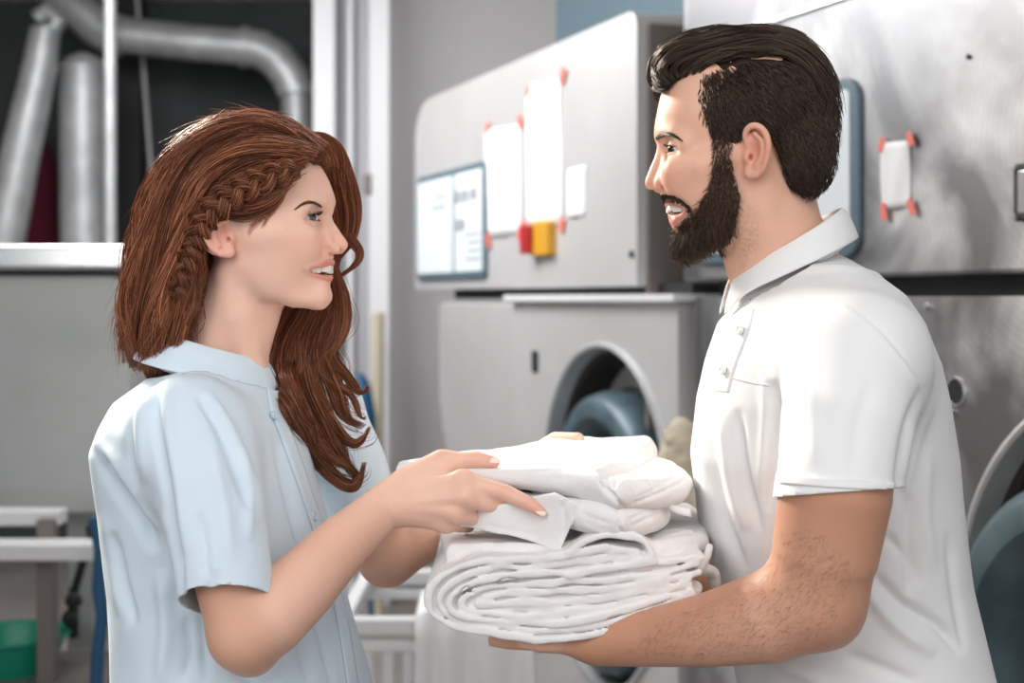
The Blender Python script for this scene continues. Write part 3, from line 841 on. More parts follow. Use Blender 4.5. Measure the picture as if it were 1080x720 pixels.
def head_field(F, H, L):
    """L: landmarks as pixels; every shape is mirrored about the head's mid plane"""
    A = H.at
    F.frame = H.sym
    for (px, py, x, r, k) in L['skull']: F.ell(A(px, py, x), r, k)
    F.tube([A(*p) for p in L['jaw']], L['jaw_r'], 0.022)
    F.ell(A(*L['chin']), L['chin_r'], 0.014)
    F.ell(A(*L['mouth']), L['mouth_r'], 0.016)
    F.tube([A(*p) for p in L['zygoma']], L['zyg_r'], 0.022)
    F.tube([A(*p) for p in L['brow_ridge']], L['brow_r'], 0.016)
    F.ell(A(*L['socket']), L['socket_r'], 0.014, 's')
    F.ell(A(*L['cheek']), L['cheek_r'], 0.02)
    F.ell(A(*L['jowl']), L['jowl_r'], 0.03)
    F.tube([A(*p) for p in L['nose']], L['nose_r'], 0.012)
    F.tube([A(*p) for p in L['nose_side']], L['nose_side_r'], 0.010)
    F.ell(A(*L['ala']), L['ala_r'], 0.0045)
    F.ell(A(*L['nostril']), L['nostril_r'], 0.003, 's')
    e = A(*L['eye']); er = L['eye_r']
    F.ell(e, (er + .0018,) * 3, 0.006)
    lid = er + .0022
    # upper and lower lid edges: slightly thicker rolls over the ball
    op = L['eye_open']
    def slit(P):
        q = P - e
        a = np.abs(q[:, 0] - 0.002) / 0.0145
        up = op[0] * np.sqrt(np.clip(1 - a * a, 0, 1)) - 0.0004
        dn = -op[1] * np.sqrt(np.clip(1 - a * a, 0, 1))
        mid = (up + dn) / 2; hh = (up - dn) / 2
        zz = q[:, 2] + op[2] * q[:, 0]
        return np.maximum(np.maximum(np.abs(zz - mid) - hh, (a - 1) * 0.0145), op[3] - q[:, 1])
    F.add(slit, 0.0008, 's')
    # lips and the mouth's opening follow the face: the outer points are set on its surface along the line of sight
    F.frame = None
    def snap(pts, rad, sink):
        out = []
        for (px, py, x), r in zip(pts, rad):
            if x > .0095:
                xs = np.linspace(.062, .004, 117); P = np.array([H.wld(A(px, py, q)) for q in xs]); d = F.eval(P)
                k = np.argmax(d < 0); x = xs[k] - r * (sink if len(out) < len(pts) - 1 else 1.0)
            out.append((px, py, x))
        return out
    for key, sink in (('lip_up', .25), ('lip_lo', .25), ('gap', 0.0)): L[key] = snap(L[key], L[key + '_r'], sink)
    F.frame = H.sym
    lu = spline([list(A(*p)) + [r] for p, r in zip(L['lip_up'], L['lip_up_r'])], 18)
    ll = spline([list(A(*p)) + [r] for p, r in zip(L['lip_lo'], L['lip_lo_r'])], 18)
    gp = spline([list(A(*p)) + [r] for p, r in zip(L['gap'], L['gap_r'])], 18)
    L['lip_up_c'], L['lip_lo_c'] = lu, ll
    F.tube(lu[:, :3], lu[:, 3], 0.005)
    F.tube(ll[:, :3], ll[:, 3], 0.005)
    F.tube(gp[:, :3], gp[:, 3], 0.0012, 's')
    F.tube(gp[:, :3] - V3(.002, .007, 0), gp[:, 3] * 1.05, 0.0012, 's')
    F.ell(A(*L['gap_in']), L['gap_in_r'], 0.002, 's')
    for p, r, d in L.get('creases', ()):
        F.tube([A(*q) for q in p], r, d, 's')
    # ear
    F.ell(A(*L['ear_base']), L['ear_base_r'], 0.006, R=L.get('ear_rot'))
    F.ell(A(*L['concha']), L['concha_r'], 0.004, 's')
    hx = spline([list(A(*p)) + [r] for p, r in zip(L['helix'], L['helix_r'])], 26)
    F.tube(hx[:, :3], hx[:, 3], 0.002)
    F.tube(spline([A(*p) for p in L['antihelix']], 14), 0.0026, 0.004)
    F.ell(A(*L['tragus']), (.004, .0045, .0055), 0.004)
    F.ell(A(*L['lobe']), L['lobe_r'], 0.006)
    F.ell(A(*L['canal']), (.006, .0026, .0034), 0.002, 's')
    F.frame = None

def warp_profile(V, H, prof, skip, x_soft=0.022, zpad=0.006):
    """slide the mid-face so its side outline follows the traced one"""
    q = H.loc(V)
    T = np.array([H.at(px, py, 0.0) for px, py in prof]); T = T[np.argsort(T[:, 2])]
    zs = np.arange(T[0, 2], T[-1, 2], 0.001)
    ty = np.interp(zs, T[:, 2], T[:, 1])
    m = (np.abs(q[:, 0]) < 0.004) & (q[:, 1] > 0.02)
    cy = np.full(len(zs), np.nan)
    for i, z in enumerate(zs):
        s = m & (np.abs(q[:, 2] - z) < 0.0012)
        if s.any(): cy[i] = q[s, 1].max()
    ok = ~np.isnan(cy)
    for p0, p1 in skip: ok &= ~((zs < H.at(340, p0)[2]) & (zs > H.at(340, p1)[2]))
    d = np.interp(zs, zs[ok], (ty - cy)[ok])
    k = np.exp(-np.linspace(-1.5, 1.5, 7) ** 2); k /= k.sum()
    d = np.convolve(np.pad(d, 3, 'edge'), k, 'valid')
    print('profile shift mm:', np.round(d[::4] * 1000, 1))
    dd = np.interp(q[:, 2], zs, d, left=d[0], right=d[-1])
    fade = np.clip((q[:, 2] - zs[0] + zpad * 3) / (zpad * 3), 0, 1) * np.clip((zs[-1] + 0.03 - q[:, 2]) / 0.03, 0, 1)
    xs = x_soft * np.interp(q[:, 2], [-0.06, -0.02, 0.03, 0.06], [1.2, 0.9, 1.3, 2.4])
    w = np.exp(-(q[:, 0] / xs) ** 2) * np.clip((q[:, 1] - 0.015) / 0.04, 0, 1) * fade
    q[:, 1] += dd * w
    return H.wld(q)

def blend(c, col, w): return c + (np.asarray(col) - c) * np.clip(w, 0, 1)[:, None]

def skin_cols(V, H, L, base, lip, blush, ear=True):
    q = H.sym(V); A = H.at
    c = np.tile(np.asarray(base, float), (len(V), 1))
    v = vnoise(V, 90, 3) * 0.5 + vnoise(V, 33, 5) * 0.5
    c *= (1 + 0.035 * v)[:, None]
    def near(p, r): return np.exp(-(((q - A(*p)) / r) ** 2).sum(1))
    c = blend(c, blush, 0.55 * near(L['cheek'], V3(.026, .026, .022)))
    c = blend(c, blush, 0.4 * near(L['nose'][-1], V3(.014, .014, .012)))
    c = blend(c, blush, 0.5 * near(L['chin'], V3(.014, .014, .01)))
    c = blend(c, blush, 0.8 * near(L['ear_base'], V3(.03, .022, .03)))
    c = blend(c, (0.5, 0.26, 0.2), 0.45 * near(L['eye'], V3(.017, .02, .009)) * (q[:, 1] > A(*L['eye'])[1]))
    for key in ('lip_up_c', 'lip_lo_c'):
        d = d_tube(q, L[key][:, :3], L[key][:, 3])
        c = blend(c, lip, 1 - np.clip((d - 0.0002) / 0.0016, 0, 1))
    for p, s in ((L['gap_in'], V3(.027, .026, .0075)),):
        e = (((q - A(*p)) / s) ** 2).sum(1)
        c = blend(c, (0.2, 0.03, 0.03), (e < 1.0) * 0.9)
    return c

def eyeball(parent, H, e, r, look, iris, name='eye'):
    """a ball with iris and pupil coloured about its own gaze axis"""
    n, k = 40, 28; vs = []; fs = []; cs = []
    g = np.asarray(look, float); g /= np.linalg.norm(g)
    a = np.cross(g, ZZ); a /= np.linalg.norm(a); b = np.cross(a, g)
    for i in range(k + 1):
        th = math.pi * (i / k) ** 1.6
        for j in range(n):
            ph = 2 * math.pi * j / n
            rr = r * (1 + 0.06 * math.exp(-(th / 0.42) ** 4))
            vs.append(e + rr * (math.cos(th) * g + math.sin(th) * (math.cos(ph) * a + math.sin(ph) * b)))
            d = th * r
            cs.append((0.01, 0.01, 0.01) if d < 0.0021 else iris if d < 0.0054 else (0.03, 0.03, 0.03) if d < 0.0061 else (0.8, 0.77, 0.76))
    for i in range(k):
        for j in range(n): fs.append((i * n + j, (i + 1) * n + j, (i + 1) * n + (j + 1) % n, i * n + (j + 1) % n))
    return mesh_np(name, np.array(vs), fs, M['eye'], parent, True, np.array(cs))

def teeth_row(parent, H, arch, z0, z1, n, name='teeth'):
    """arch: local half-curve from the middle back to the side; rounded teeth along it"""
    full = [(-p[0], p[1], p[2]) for p in arch[::-1]] + [tuple(p) for p in arch[1:]]
    C = spline(full, 200); L = np.concatenate([[0], np.cumsum(np.linalg.norm(np.diff(C, axis=0), axis=1))])
    F = Field()
    wts = np.array([.6, .75, .8, .9, .85, 1.1, 1.1, .85, .9, .8, .75, .6])[:n]; wts = wts / wts.sum() * L[-1]
    s = 0
    for i, w in enumerate(wts):
        m = s + w / 2; s += w
        p = np.array([np.interp(m, L, C[:, j]) for j in range(3)]); p2 = np.array([np.interp(min(m + .001, L[-1]), L, C[:, j]) for j in range(3)])
        t = p2 - p; t[2] = 0; t /= np.linalg.norm(t) + 1e-9
        R = np.stack([t, np.cross(ZZ, t), ZZ], 1)
        hz = (z1 - z0) / 2 * (0.86 if i in (4, 7) else 1.0)
        c = V3(p[0], p[1], z1 - hz)
        def tooth(P, c=c, R=R, w=w, hz=hz):
            q = np.abs((P - c) @ R) - V3(w * 0.5 - 0.0017, 0.0012, hz - 0.0016)
            return np.linalg.norm(np.maximum(q, 0), axis=1) + np.minimum(q.max(1), 0) - 0.0016
        F.add(lambda P, g=tooth: g(H.loc(P)), 0.0)
    lo = H.wld(np.array(full)).min(0) - 0.012; hi = H.wld(np.array(full)).max(0) + 0.012
    v, f = F.mesh(lo, hi, 0.0007)
    return mesh_np(name, v, f, M['teeth'], parent)

def loft_fn(fr, rows, inset=0.0):
    """rows: (py, back px, front px, half width, lateral shift) in the trunk frame -> signed distance function"""
    rows = sorted(rows, reverse=True)
    z, c, rd, rw, sh = [], [], [], [], []
    sn = abs(fr.ex @ V3(1, 0, 0)); cs = math.sqrt(1 - sn * sn)
    for py, b, f, w, *s in rows:
        pb, pf = fr.at(b, py), fr.at(f, py)
        ext = abs(pf[1] - pb[1]) / 2 * cs
        z.append(pb[2]); c.append((pb[1] + pf[1]) / 2); rd.append(math.sqrt(max(ext ** 2 - (w * sn) ** 2, 0.0004)) / cs - inset); rw.append(w - inset); sh.append(s[0] if s else 0.0)
    z = np.array(z)
    def cub(v):
        return np.array(v)
    def fn(P):
        q = fr.loc(P)
        zc = np.clip(q[:, 2], z[0], z[-1])
        C, D, Wd, S = (np.interp(zc, z, cub(v)) for v in (c, rd, rw, sh))
        k = ((np.abs(q[:, 0] - S) / Wd) ** 2.3 + (np.abs(q[:, 1] - C) / D) ** 2.3) ** (1 / 2.3)
        d = (k - 1) * np.minimum(D, Wd) * 0.92
        return np.maximum(d, np.abs(q[:, 2] - (z[0] + z[-1]) / 2) - (z[-1] - z[0]) / 2)
    return fn

def cut_open(V, F, planes, seal=None):
    """remove what lies beyond each (point, normal, centre, radius) plane near its centre, with a clean rim"""
    bm = bmesh.new()
    bv = [bm.verts.new(v) for v in V.tolist()]
    for f in F.tolist():
        try: bm.faces.new([bv[i] for i in f])
        except ValueError: pass
    bm.verts.ensure_lookup_table()
    for p, n, c, r, *flt in planes:
        p, n, c = (np.asarray(a, float) for a in (p, n, c)); n = n / np.linalg.norm(n)
        fl = list(bm.faces); cen = np.array([f.calc_center_median()[:] for f in fl])
        ok = np.linalg.norm(cen - c, axis=1) < r
        if flt: ok &= flt[0](cen)
        fs = [f for f, k in zip(fl, ok) if k]
        ed = set(e for f in fs for e in f.edges); vv = set(v for f in fs for v in f.verts)
        bmesh.ops.bisect_plane(bm, geom=list(vv) + list(ed) + fs, plane_co=Vector(p), plane_no=Vector(n), clear_outer=True)
    loose = [v for v in bm.verts if not v.link_faces]
    bmesh.ops.delete(bm, geom=loose, context='VERTS')
    me = bpy.data.meshes.new('tmp'); bm.to_mesh(me); bm.free()
    return me

def cloth_obj(name, me, mat_, parent, thick=0.0025, offset=-1):
    me.name = name
    me.materials.append(mat_)
    me.polygons.foreach_set('use_smooth', np.ones(len(me.polygons), dtype=bool))
    o = bpy.data.objects.new(name, me); link(o, parent)
    s = o.modifiers.new('thick', 'SOLIDIFY'); s.thickness = thick; s.offset = offset
    return o

def surf_strip(name, tree, rows, mat_, parent, lift=0.0012, thick=0.002, nu=6, nv=60):
    """rows: left and right pixel polylines; a band of cloth laid on a surface"""
    Lp, Rp = spline(rows[0], nv), spline(rows[1], nv); vs = []
    last = None
    for i in range(nv):
        for j in range(nu):
            u = j / (nu - 1); p = Lp[i] * (1 - u) + Rp[i] * u
            h, n = cast(tree, p[0], p[1], lift)
            vs.append(h if h is not None else last); last = vs[-1]
    fs = [(i * nu + j, i * nu + j + 1, (i + 1) * nu + j + 1, (i + 1) * nu + j) for i in range(nv - 1) for j in range(nu - 1)]
    o = MB().add(vs, fs).build(name, mat_, parent, 0, True)
    s = o.modifiers.new('t', 'SOLIDIFY'); s.thickness = thick; s.offset = 0
    return o

def button_on(tree, px, py, r, mat_, parent, lift=0.003):
    h, n = cast(tree, px, py, lift)
    a = np.cross(n, V3(0, 0, 1)); a /= np.linalg.norm(a); b = np.cross(n, a)
    vs, fs = [], []; prof = [(0.0, .0012), (.55, .0012), (.75, .0022), (.95, .0018), (1, .0), (.9, -.002)]; k = 20
    for rr, o in prof:
        for j in range(k):
            t = 2 * math.pi * j / k; vs.append(h + n * o + r * max(rr, 1e-3) * (math.cos(t) * a + math.sin(t) * b))
    for i in range(len(prof) - 1):
        for j in range(k): fs.append((i * k + j, i * k + (j + 1) % k, (i + 1) * k + (j + 1) % k, (i + 1) * k + j))
    ob = MB().add(vs, fs).build('button', mat_, parent, 0, True)
    return ob

def in_poly(Q, poly):
    poly = np.asarray(poly, float); x, y = Q[:, 0], Q[:, 1]; r = np.zeros(len(Q), bool)
    for i in range(len(poly)):
        a, b = poly[i], poly[i - 1]
        c = ((a[1] > y) != (b[1] > y)) & (x < (b[0] - a[0]) * (y - a[1]) / (b[1] - a[1] + 1e-12) + a[0])
        r ^= c
    return r

def nail_on(parent, tip, d, up, ln, wd, m, name='fingernail'):
    """curved nail plate: tip centre, finger direction, nail normal"""
    d = np.asarray(d, float); d /= np.linalg.norm(d); up = np.asarray(up, float); up -= d * (up @ d); up /= np.linalg.norm(up); s = np.cross(d, up)
    vs, fs = [], []; a, b = 8, 8
    for i in range(a + 1):
        u = i / a
        w = wd * (0.82 + 0.18 * math.sin(math.pi * min(u * 1.1, 1))) * (1 if u < .7 else math.sqrt(max(1 - ((u - .7) / .33) ** 2, .02)))
        for j in range(b + 1):
            v = j / b * 2 - 1
            vs.append(tip + d * (u - .55) * ln + s * v * w / 2 + up * (-(v * v) * wd * 0.22 - (u - .4) ** 2 * ln * .18))
    for i in range(a):
        for j in range(b): fs.append((i * (b + 1) + j, i * (b + 1) + j + 1, (i + 1) * (b + 1) + j + 1, (i + 1) * (b + 1) + j))
    o = MB().add(vs, fs).build(name, m, parent, 0, True)
    q = o.modifiers.new('t', 'SOLIDIFY'); q.thickness = 0.0008; q.offset = 0
    return o

def fill_holes(o):
    bm = bmesh.new(); bm.from_mesh(o.data)
    ed = [e for e in bm.edges if e.is_boundary]
    if ed: bmesh.ops.holes_fill(bm, edges=ed, sides=40)
    for f in bm.faces: f.smooth = True
    bm.to_mesh(o.data); bm.free()
# ------------------------------------------------------------------ the woman
WOM = empty('person', W(262, 0, 1.65) * V3(1, 1, 0))
tag(WOM, 'person with long red braided hair and a pale blue short-sleeved shirt, passing white linen', 'person')
HW = Frame(263, 257, 1.65, 1, 15)
LW = dict(
    skull=[(262, 203, 0, (.073, .088, .072), 0.0), (300, 204, 0, (.056, .043, .054), 0.03), (298, 258, 0, (.053, .040, .062), 0.04), (262, 250, .03, (.032, .035, .045), .03)],
    jaw=[(262, 283, .043), (285, 303, .040), (312, 312, .026), (334, 314, .009)], jaw_r=[.013, .013, .0135, .012],
    chin=(338.5, 312, 0), chin_r=(.017, .0115, .0125),
    mouth=(326, 284, 0), mouth_r=(.028, .024, .026),
    zygoma=[(323, 247, .044), (300, 246, .058), (268, 249, .064)], zyg_r=[.011, .009, .006],
    brow_ridge=[(345, 219, .006), (338, 215, .024), (327, 216, .040), (316, 224, .051)], brow_r=[.005, .005, .005, .0045],
    socket=(337, 231, .033), socket_r=(.0185, .0105, .0098), jowl=(289, 274, .038), jowl_r=(.019, .030, .026),
    cheek=(321, 260, .033), cheek_r=(.019, .017, .018),
    nose=[(346, 226, 0), (349, 237, 0), (354, 248, 0), (359, 258, 0)], nose_r=[.006, .0063, .0070, .0080],
    nose_side=[(342, 236, .009), (345, 250, .013), (347, 261, .015)], nose_side_r=[.004, .0045, .005],
    ala=(351, 261.8, .0125), ala_r=(.0050, .0076, .0052),
    nostril=(356.5, 267, .0065), nostril_r=(.0032, .0058, .0042),
    eye=(323.5, 229.5, .031), eye_r=.0121, eye_open=(.0044, .0032, .05, -.001),
    lip_up=[(349.5, 277.6, 0), (346.2, 277.4, .009), (337, 279.2, .02), (328.5, 281, .03), (321.5, 281.6, .03)], lip_up_r=[.0036, .0035, .0028, .0021, .0011],
    lip_lo=[(347.8, 292.8, 0), (344.8, 292.6, .009), (337, 291, .02), (329.5, 288.2, .03), (322.5, 283.2, .03)], lip_lo_r=[.0042, .0040, .0033, .0023, .0011],
    gap=[(349, 285.6, 0), (345.5, 285.6, .009), (337, 285.4, .02), (329.5, 284.6, .03), (323.5, 282.6, .03)], gap_r=[.0046, .0046, .0041, .0025, .0006],
    gap_in=(331, 285.5, 0), gap_in_r=(.021, .022, .0060),
    creases=[([(346, 262, .020), (333, 268, .030), (322, 276, .034), (318, 284, .034)], .0016, .006)],
    ear_base=(232, 247, .074), ear_base_r=(.0058, .0185, .0245), ear_rot=np.array(Matrix.Rotation(math.radians(-14), 3, 'X') @ Matrix.Rotation(math.radians(18), 3, 'Z')),
    concha=(237, 250, .0815), concha_r=(.0062, .0082, .012),
    helix=[(240, 243, .074), (237, 229, .0785), (229, 223.5, .083), (219.5, 226, .086), (215.5, 237, .0875), (217, 250, .086), (223, 261, .082), (232, 268, .077)], helix_r=[.0024, .003, .0034, .0034, .0034, .0032, .003, .003],
    antihelix=[(234, 233, .0815), (226, 240, .083), (225, 250, .082), (231, 259, .079)],
    tragus=(243.5, 250.5, .0735), lobe=(240.5, 266.5, .0725), lobe_r=(.0042, .0075, .006), canal=(241, 253, .0755),
)
PROF_W = [(333, 168), (340, 178), (347, 192), (351.5, 205), (352.6, 214), (351.2, 222), (349.6, 229), (352, 234), (355.5, 239), (360.5, 246.5), (365, 252.5), (367, 257.5), (366.6, 261), (363.5, 264.3), (357, 267), (354.2, 269), (353, 272.5), (352.6, 278), (350, 281), (348, 284.5), (349.5, 288), (350.8, 292.5), (349.5, 296.5), (347.2, 300.5), (348.3, 306), (349.4, 311), (348.4, 317), (344.5, 322)]

# ---- skin: head, neck, trunk, arms and hands grown as one surface
FW = Field()
TW = Frame(262, 480, 1.65, 1, 8)
head_field(FW, HW, LW)
FW.tube([W(256, 300, 1.65), W(246, 332, 1.65), W(233, 372, 1.655), W(228, 410, 1.66)], [.046, .0455, .047, .060], 0.018)
FW.tube([W(240, 286, 1.61), W(254, 335, 1.609), W(268, 388, 1.625)], [.003, .008, .008], 0.03)           # neck muscle
FW.tube([W(277, 332, 1.65), W(266, 372, 1.65)], [.012, .011], 0.03)                                       # throat
ROWS_W = [(398, 158, 296, .08), (422, 128, 308, .14), (447, 114, 318, .16), (472, 104, 327, .168), (520, 111, 339, .166), (575, 118, 353, .162), (620, 121, 363, .162), (660, 121, 372, .166), (720, 122, 388, .18), (800, 124, 400, .19), (862, 124, 408, .195)]
FW.add(loft_fn(TW, ROWS_W, 0.03), 0.03)
sh_n, sh_f = W(208, 448, 1.5), W(330, 424, 1.81)
FW.tube([W(232, 425, 1.65), sh_n], [.036, .036], 0.03)
FW.tube([W(232, 425, 1.65), sh_f], [.036, .038], 0.03)
elb_n, wri_n = W(259, 668, 1.425), W(411, 531, 1.545)
FW.tube([sh_n, W(225, 520, 1.46), W(240, 600, 1.435), elb_n], [.036, .036, .036, .036], 0.02)
FW.tube([elb_n, W(285, 652, 1.43), W(318, 618, 1.46), W(362, 572, 1.50), W(398, 540, 1.535), wri_n], [.035, .0375, .0365, .030, .0245, .0235], 0.014)
FW.ell(W(268, 694, 1.435), (.016, .018, .014), .02)                                                       # point of the elbow
# near hand
P = W
mc = [P(411, 531, 1.545)]
IDX = [P(488, 508, 1.519), P(533, 519.5, 1.514), P(556, 530, 1.505), P(570.5, 539.5, 1.5)]
MID = [P(490, 524, 1.512), P(524, 533, 1.522), P(537, 541, 1.545), P(528, 546, 1.566)]
RNG_ = [P(481, 540, 1.517), P(505, 546, 1.535), P(514, 549, 1.56), P(506, 551, 1.58)]
PNK = [P(470, 550, 1.529), P(486, 554, 1.547), P(494, 555, 1.567), P(490, 556, 1.585)]
THB = [P(428, 511, 1.555), P(466, 488, 1.56), P(503, 484.5, 1.558), P(521, 487.5, 1.556)]
for f, r in ((IDX, (.0112, .0092, .0078, .0052)), (MID, (.0112, .0095, .0083, .0062)), (RNG_, (.0108, .009, .0078, .006)), (PNK, (.010, .0078, .0068, .0055)), (THB, (.0135, .0105, .0094, .0066))):
    FW.tube(f, r, 0.007)
for f, r0, r1 in ((IDX, .0165, .0118), (MID, .0165, .0118), (RNG_, .0165, .0115), (PNK, .016, .0108)):
    FW.tube([wri_n + (f[0] - wri_n) * 0.1, wri_n + (f[0] - wri_n) * 0.5 + V3(0, -.002, 0), f[0]], [r0 + .003, r0 - .001, r1], 0.010)
FW.tube([wri_n + V3(0, .006, 0), THB[0], THB[1]], [.019, .0165, .0115], 0.016)
FW.ell(P(455, 505, 1.545), (.022, .012, .014), 0.015)                                                      # web between thumb and index
for k_ in (IDX, MID, RNG_, PNK):
    FW.ell(k_[0] + V3(0, -.004, .001), (.0085, .0085, .0085), .008)
for a_, b_2 in ((IDX, .35), (MID, .3), (RNG_, .3)):
    FW.tube([wri_n + (a_[0] - wri_n) * .35 + V3(0, -.0165, .002), a_[0] + V3(0, -.0105, .002)], [.0022, .003], .007)
# far arm and hand
elb_f, wri_f = W(408, 588, 1.845), W(505, 535, 1.885)
FW.tube([sh_f, W(362, 500, 1.845), elb_f], [.041, .041, .036], 0.02)
FW.tube([elb_f, W(440, 570, 1.86), W(478, 549, 1.875), wri_f], [.034, .034, .029, .024], 0.014)
FTH = [W(535, 508, 1.88), W(562, 481, 1.85), W(586, 464.5, 1.815), W(609, 463, 1.795)]
FW.tube(FTH, [.0155, .0125, .0112, .0085], 0.008)
for dx, dy, dY in ((0, 0, 0), (4, 14, .004), (3, 28, .008), (-6, 41, .01)):
    c0 = W(562 + dx, 505 + dy, 1.895 + dY)
    FW.tube([wri_f, c0], [.017, .012], 0.012)
    FW.tube([c0, W(600 + dx, 512 + dy, 1.895 + dY), W(624 + dx, 516 + dy, 1.885 + dY), W(640 + dx, 519 + dy, 1.875 + dY)], [.0112, .0094, .008, .006], 0.007)
v, f = FW.mesh((-0.56, 1.34, 0.88), (0.16, 1.98, 1.75), HRES)
v, f = largest(v, f)
v = warp_profile(v, HW, PROF_W, ((263, 270), (279, 291)))
v = relax(v, f, 1, 0.3)
SKIN_W = (0.85, 0.54, 0.425)
c = skin_cols(v, HW, LW, SKIN_W, (0.68, 0.27, 0.225), (0.82, 0.37, 0.28))
for fin in (IDX, MID, RNG_, PNK, THB):
    for j in (1, 2, 3):
        c = blend(c, (0.68, 0.27, 0.20), (0.35 if j < 3 else 0.5) * np.exp(-(np.linalg.norm(v - fin[j], axis=1) / .012) ** 2))
    c = blend(c, (0.68, 0.3, 0.22), 0.3 * np.exp(-(np.linalg.norm(v - fin[0], axis=1) / .013) ** 2))
# arms painted darker, standing in for the shade on them
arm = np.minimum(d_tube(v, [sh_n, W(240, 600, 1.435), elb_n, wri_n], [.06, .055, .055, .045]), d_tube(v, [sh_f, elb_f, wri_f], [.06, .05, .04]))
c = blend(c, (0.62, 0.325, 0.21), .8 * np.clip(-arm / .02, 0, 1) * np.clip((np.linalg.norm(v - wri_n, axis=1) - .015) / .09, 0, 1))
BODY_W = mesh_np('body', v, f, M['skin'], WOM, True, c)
TREE_WB = bvh(v, f); VW, FWF = v, f
e = HW.wld(HW.at(*LW['eye'])); eo = HW.at(*LW['eye']); e2 = HW.wld(eo * V3(-1, 1, 1))
gaze_w = W(708, 157, 1.62)
for q in (e, e2): eyeball(WOM, HW, q, LW['eye_r'], gaze_w + V3(0, -.42, 0) - q, (0.10, 0.12, 0.12))
xg = [p[2] for p in LW['gap']]
arch = [HW.at(347.6, 284, 0), HW.at(345, 284, .009), HW.at(336.5, 284, xg[2] - .0052), HW.at(327.5, 284, xg[3] - .006), HW.at(314, 284, xg[3] - .003)]
zt_ = HW.at(340, 279)[2]; zb_ = HW.at(340, 288.6)[2]
teeth_row(WOM, HW, arch, zb_, zt_, 12)
fill_holes(BODY_W)
nail_on(WOM, IDX[3] + V3(.0005, -.0046, .0008), IDX[3] - IDX[2], V3(.35, -1, .45), .0125, .0082, M['nail'])
nail_on(WOM, THB[3] + V3(-.001, -.0048, .0046), THB[3] - THB[2], V3(.1, -.75, .75), .0145, .0098, M['nail'])
# ---- the woman's shirt
M['blue_cotton'] = mat('pale blue cotton', (0.655, 0.765, 0.86), 0.85)
b_ = nodes(M['blue_cotton'])[2]; b_.inputs['Sheen Weight'].default_value = 0.15
add_bump(M['blue_cotton'], 900, 0.10, 0.0006, 2); add_bump(M['blue_cotton'], 45, 0.16, 0.004, 4, (1, 1, .5))
M['blue_button'] = mat('blue button', (0.55, 0.7, 0.8), 0.25)
M['navy'] = mat('dark cotton', (0.05, 0.055, 0.07), 0.9)

def skirted(Fs, rows, fr, neck):
    pass
FS = Field()
FS.add(loft_fn(TW, ROWS_W, 0.0), 0.0)
FS.tube([W(226, 434, 1.65), W(212, 448, 1.555), W(203, 454, 1.505)], [.034, .043, .051], 0.05)
FS.tube([W(226, 434, 1.65), W(285, 430, 1.75), sh_f], [.034, .044, .048], 0.05)
SLV = [W(205, 452, 1.505), W(221, 520, 1.462), W(234, 600, 1.432), W(240, 645, 1.42)]
FS.tube(SLV, [.053, .053, .0475, .046], 0.03)
FS.tube([sh_f, W(366, 500, 1.845), W(392, 585, 1.85)], [.054, .053, .052], 0.03)
FS.add(lambda P: 0.0035 * vnoise(P * V3(1, 1, .55), 11, 2) + 0.0018 * vnoise(P * V3(1, 1, .6), 27, 4), 0, 'd')
v, f = FS.mesh((-0.56, 1.3, 0.86), (0.02, 2.0, 1.52), 0.0034)
v, f = largest(v, f)
v = relax(v, f, 2, 0.4)
FOLDS_W = [
    ([(206, 412), (229, 448), (250, 500), (268, 545)], 5, -.006, 0), ([(214, 410), (240, 450), (262, 500), (280, 548)], 6, .006, 0),
    ([(166, 392), (166, 450), (178, 520), (186, 590), (190, 640)], 5, -.010, 0), ([(176, 396), (178, 450), (190, 520), (197, 585)], 7, .005, 0),
    ([(99, 470), (122, 508), (148, 546), (164, 582)], 7, -.014, 0), ([(96, 462), (126, 494), (154, 530), (172, 562)], 7, .007, 0),
    ([(140, 410), (136, 460), (144, 520)], 5, -.007, 0), ([(150, 405), (148, 460), (154, 510)], 6, .004, 0),
    ([(118, 560), (128, 610), (142, 660)], 5, -.008, 0), ([(108, 540), (116, 600), (128, 650)], 6, .004, 0),
    ([(300, 470), (318, 540), (340, 610), (352, 660)], 5, .005, 0), ([(290, 450), (306, 530), (326, 600)], 5, -.006, 0),
    ([(240, 690), (262, 715), (300, 725)], 7, -.008, 0), ([(226, 600), (214, 660), (218, 720)], 6, -.008, 0), ([(170, 600), (176, 660), (170, 720)], 8, .008, 0), ([(196, 650), (200, 690), (192, 720)], 6, -.006, 0),
    ([(255, 470), (262, 520), (264, 570)], 5, .004, 0), ([(222, 470), (236, 530), (244, 590)], 7, .004, 0), ([(210, 540), (216, 580), (218, 612)], 4, -.004, 0),
    ([(306, 640), (318, 680), (326, 720)], 6, -.006, 0), ([(330, 640), (344, 690), (352, 720)], 4, -.005, 0),
]
n = vnormals(v, f)
for pts, w_, d_, sd in FOLDS_W: v = stroke(v, n, spline(pts, 16), w_, d_, sd)
neckp = W(222, 392, 1.65)
v = relax(v, f, 1, 0.3)
me = cut_open(v, f, [
    (W(232, 611, 1.37), V3(.04, -.50, -.83), W(236, 640, 1.425), .12, lambda c: (loft_fn(TW, ROWS_W)(c) > .016) & (d_tube(c, SLV, [.053, .053, .0475, .046]) < .014)),
    (W(384, 562, 1.85), W(392, 585, 1.85) - W(366, 500, 1.845), W(392, 590, 1.85), .1),
    (neckp, V3(.25, 0.02, .95), neckp + V3(.01, 0, .04), .1),
    (V3(0, 0, 0.888), V3(0, 0, -1), V3(-.3, 1.65, .85), .5)])
SHIRT_W = cloth_obj('shirt', me, M['blue_cotton'], WOM, 0.002)
tv = np.array([q.co[:] for q in me.vertices]); TREE_SW = BVHTree.FromPolygons([q.co[:] for q in me.vertices], [tuple(p.vertices) for p in me.polygons])

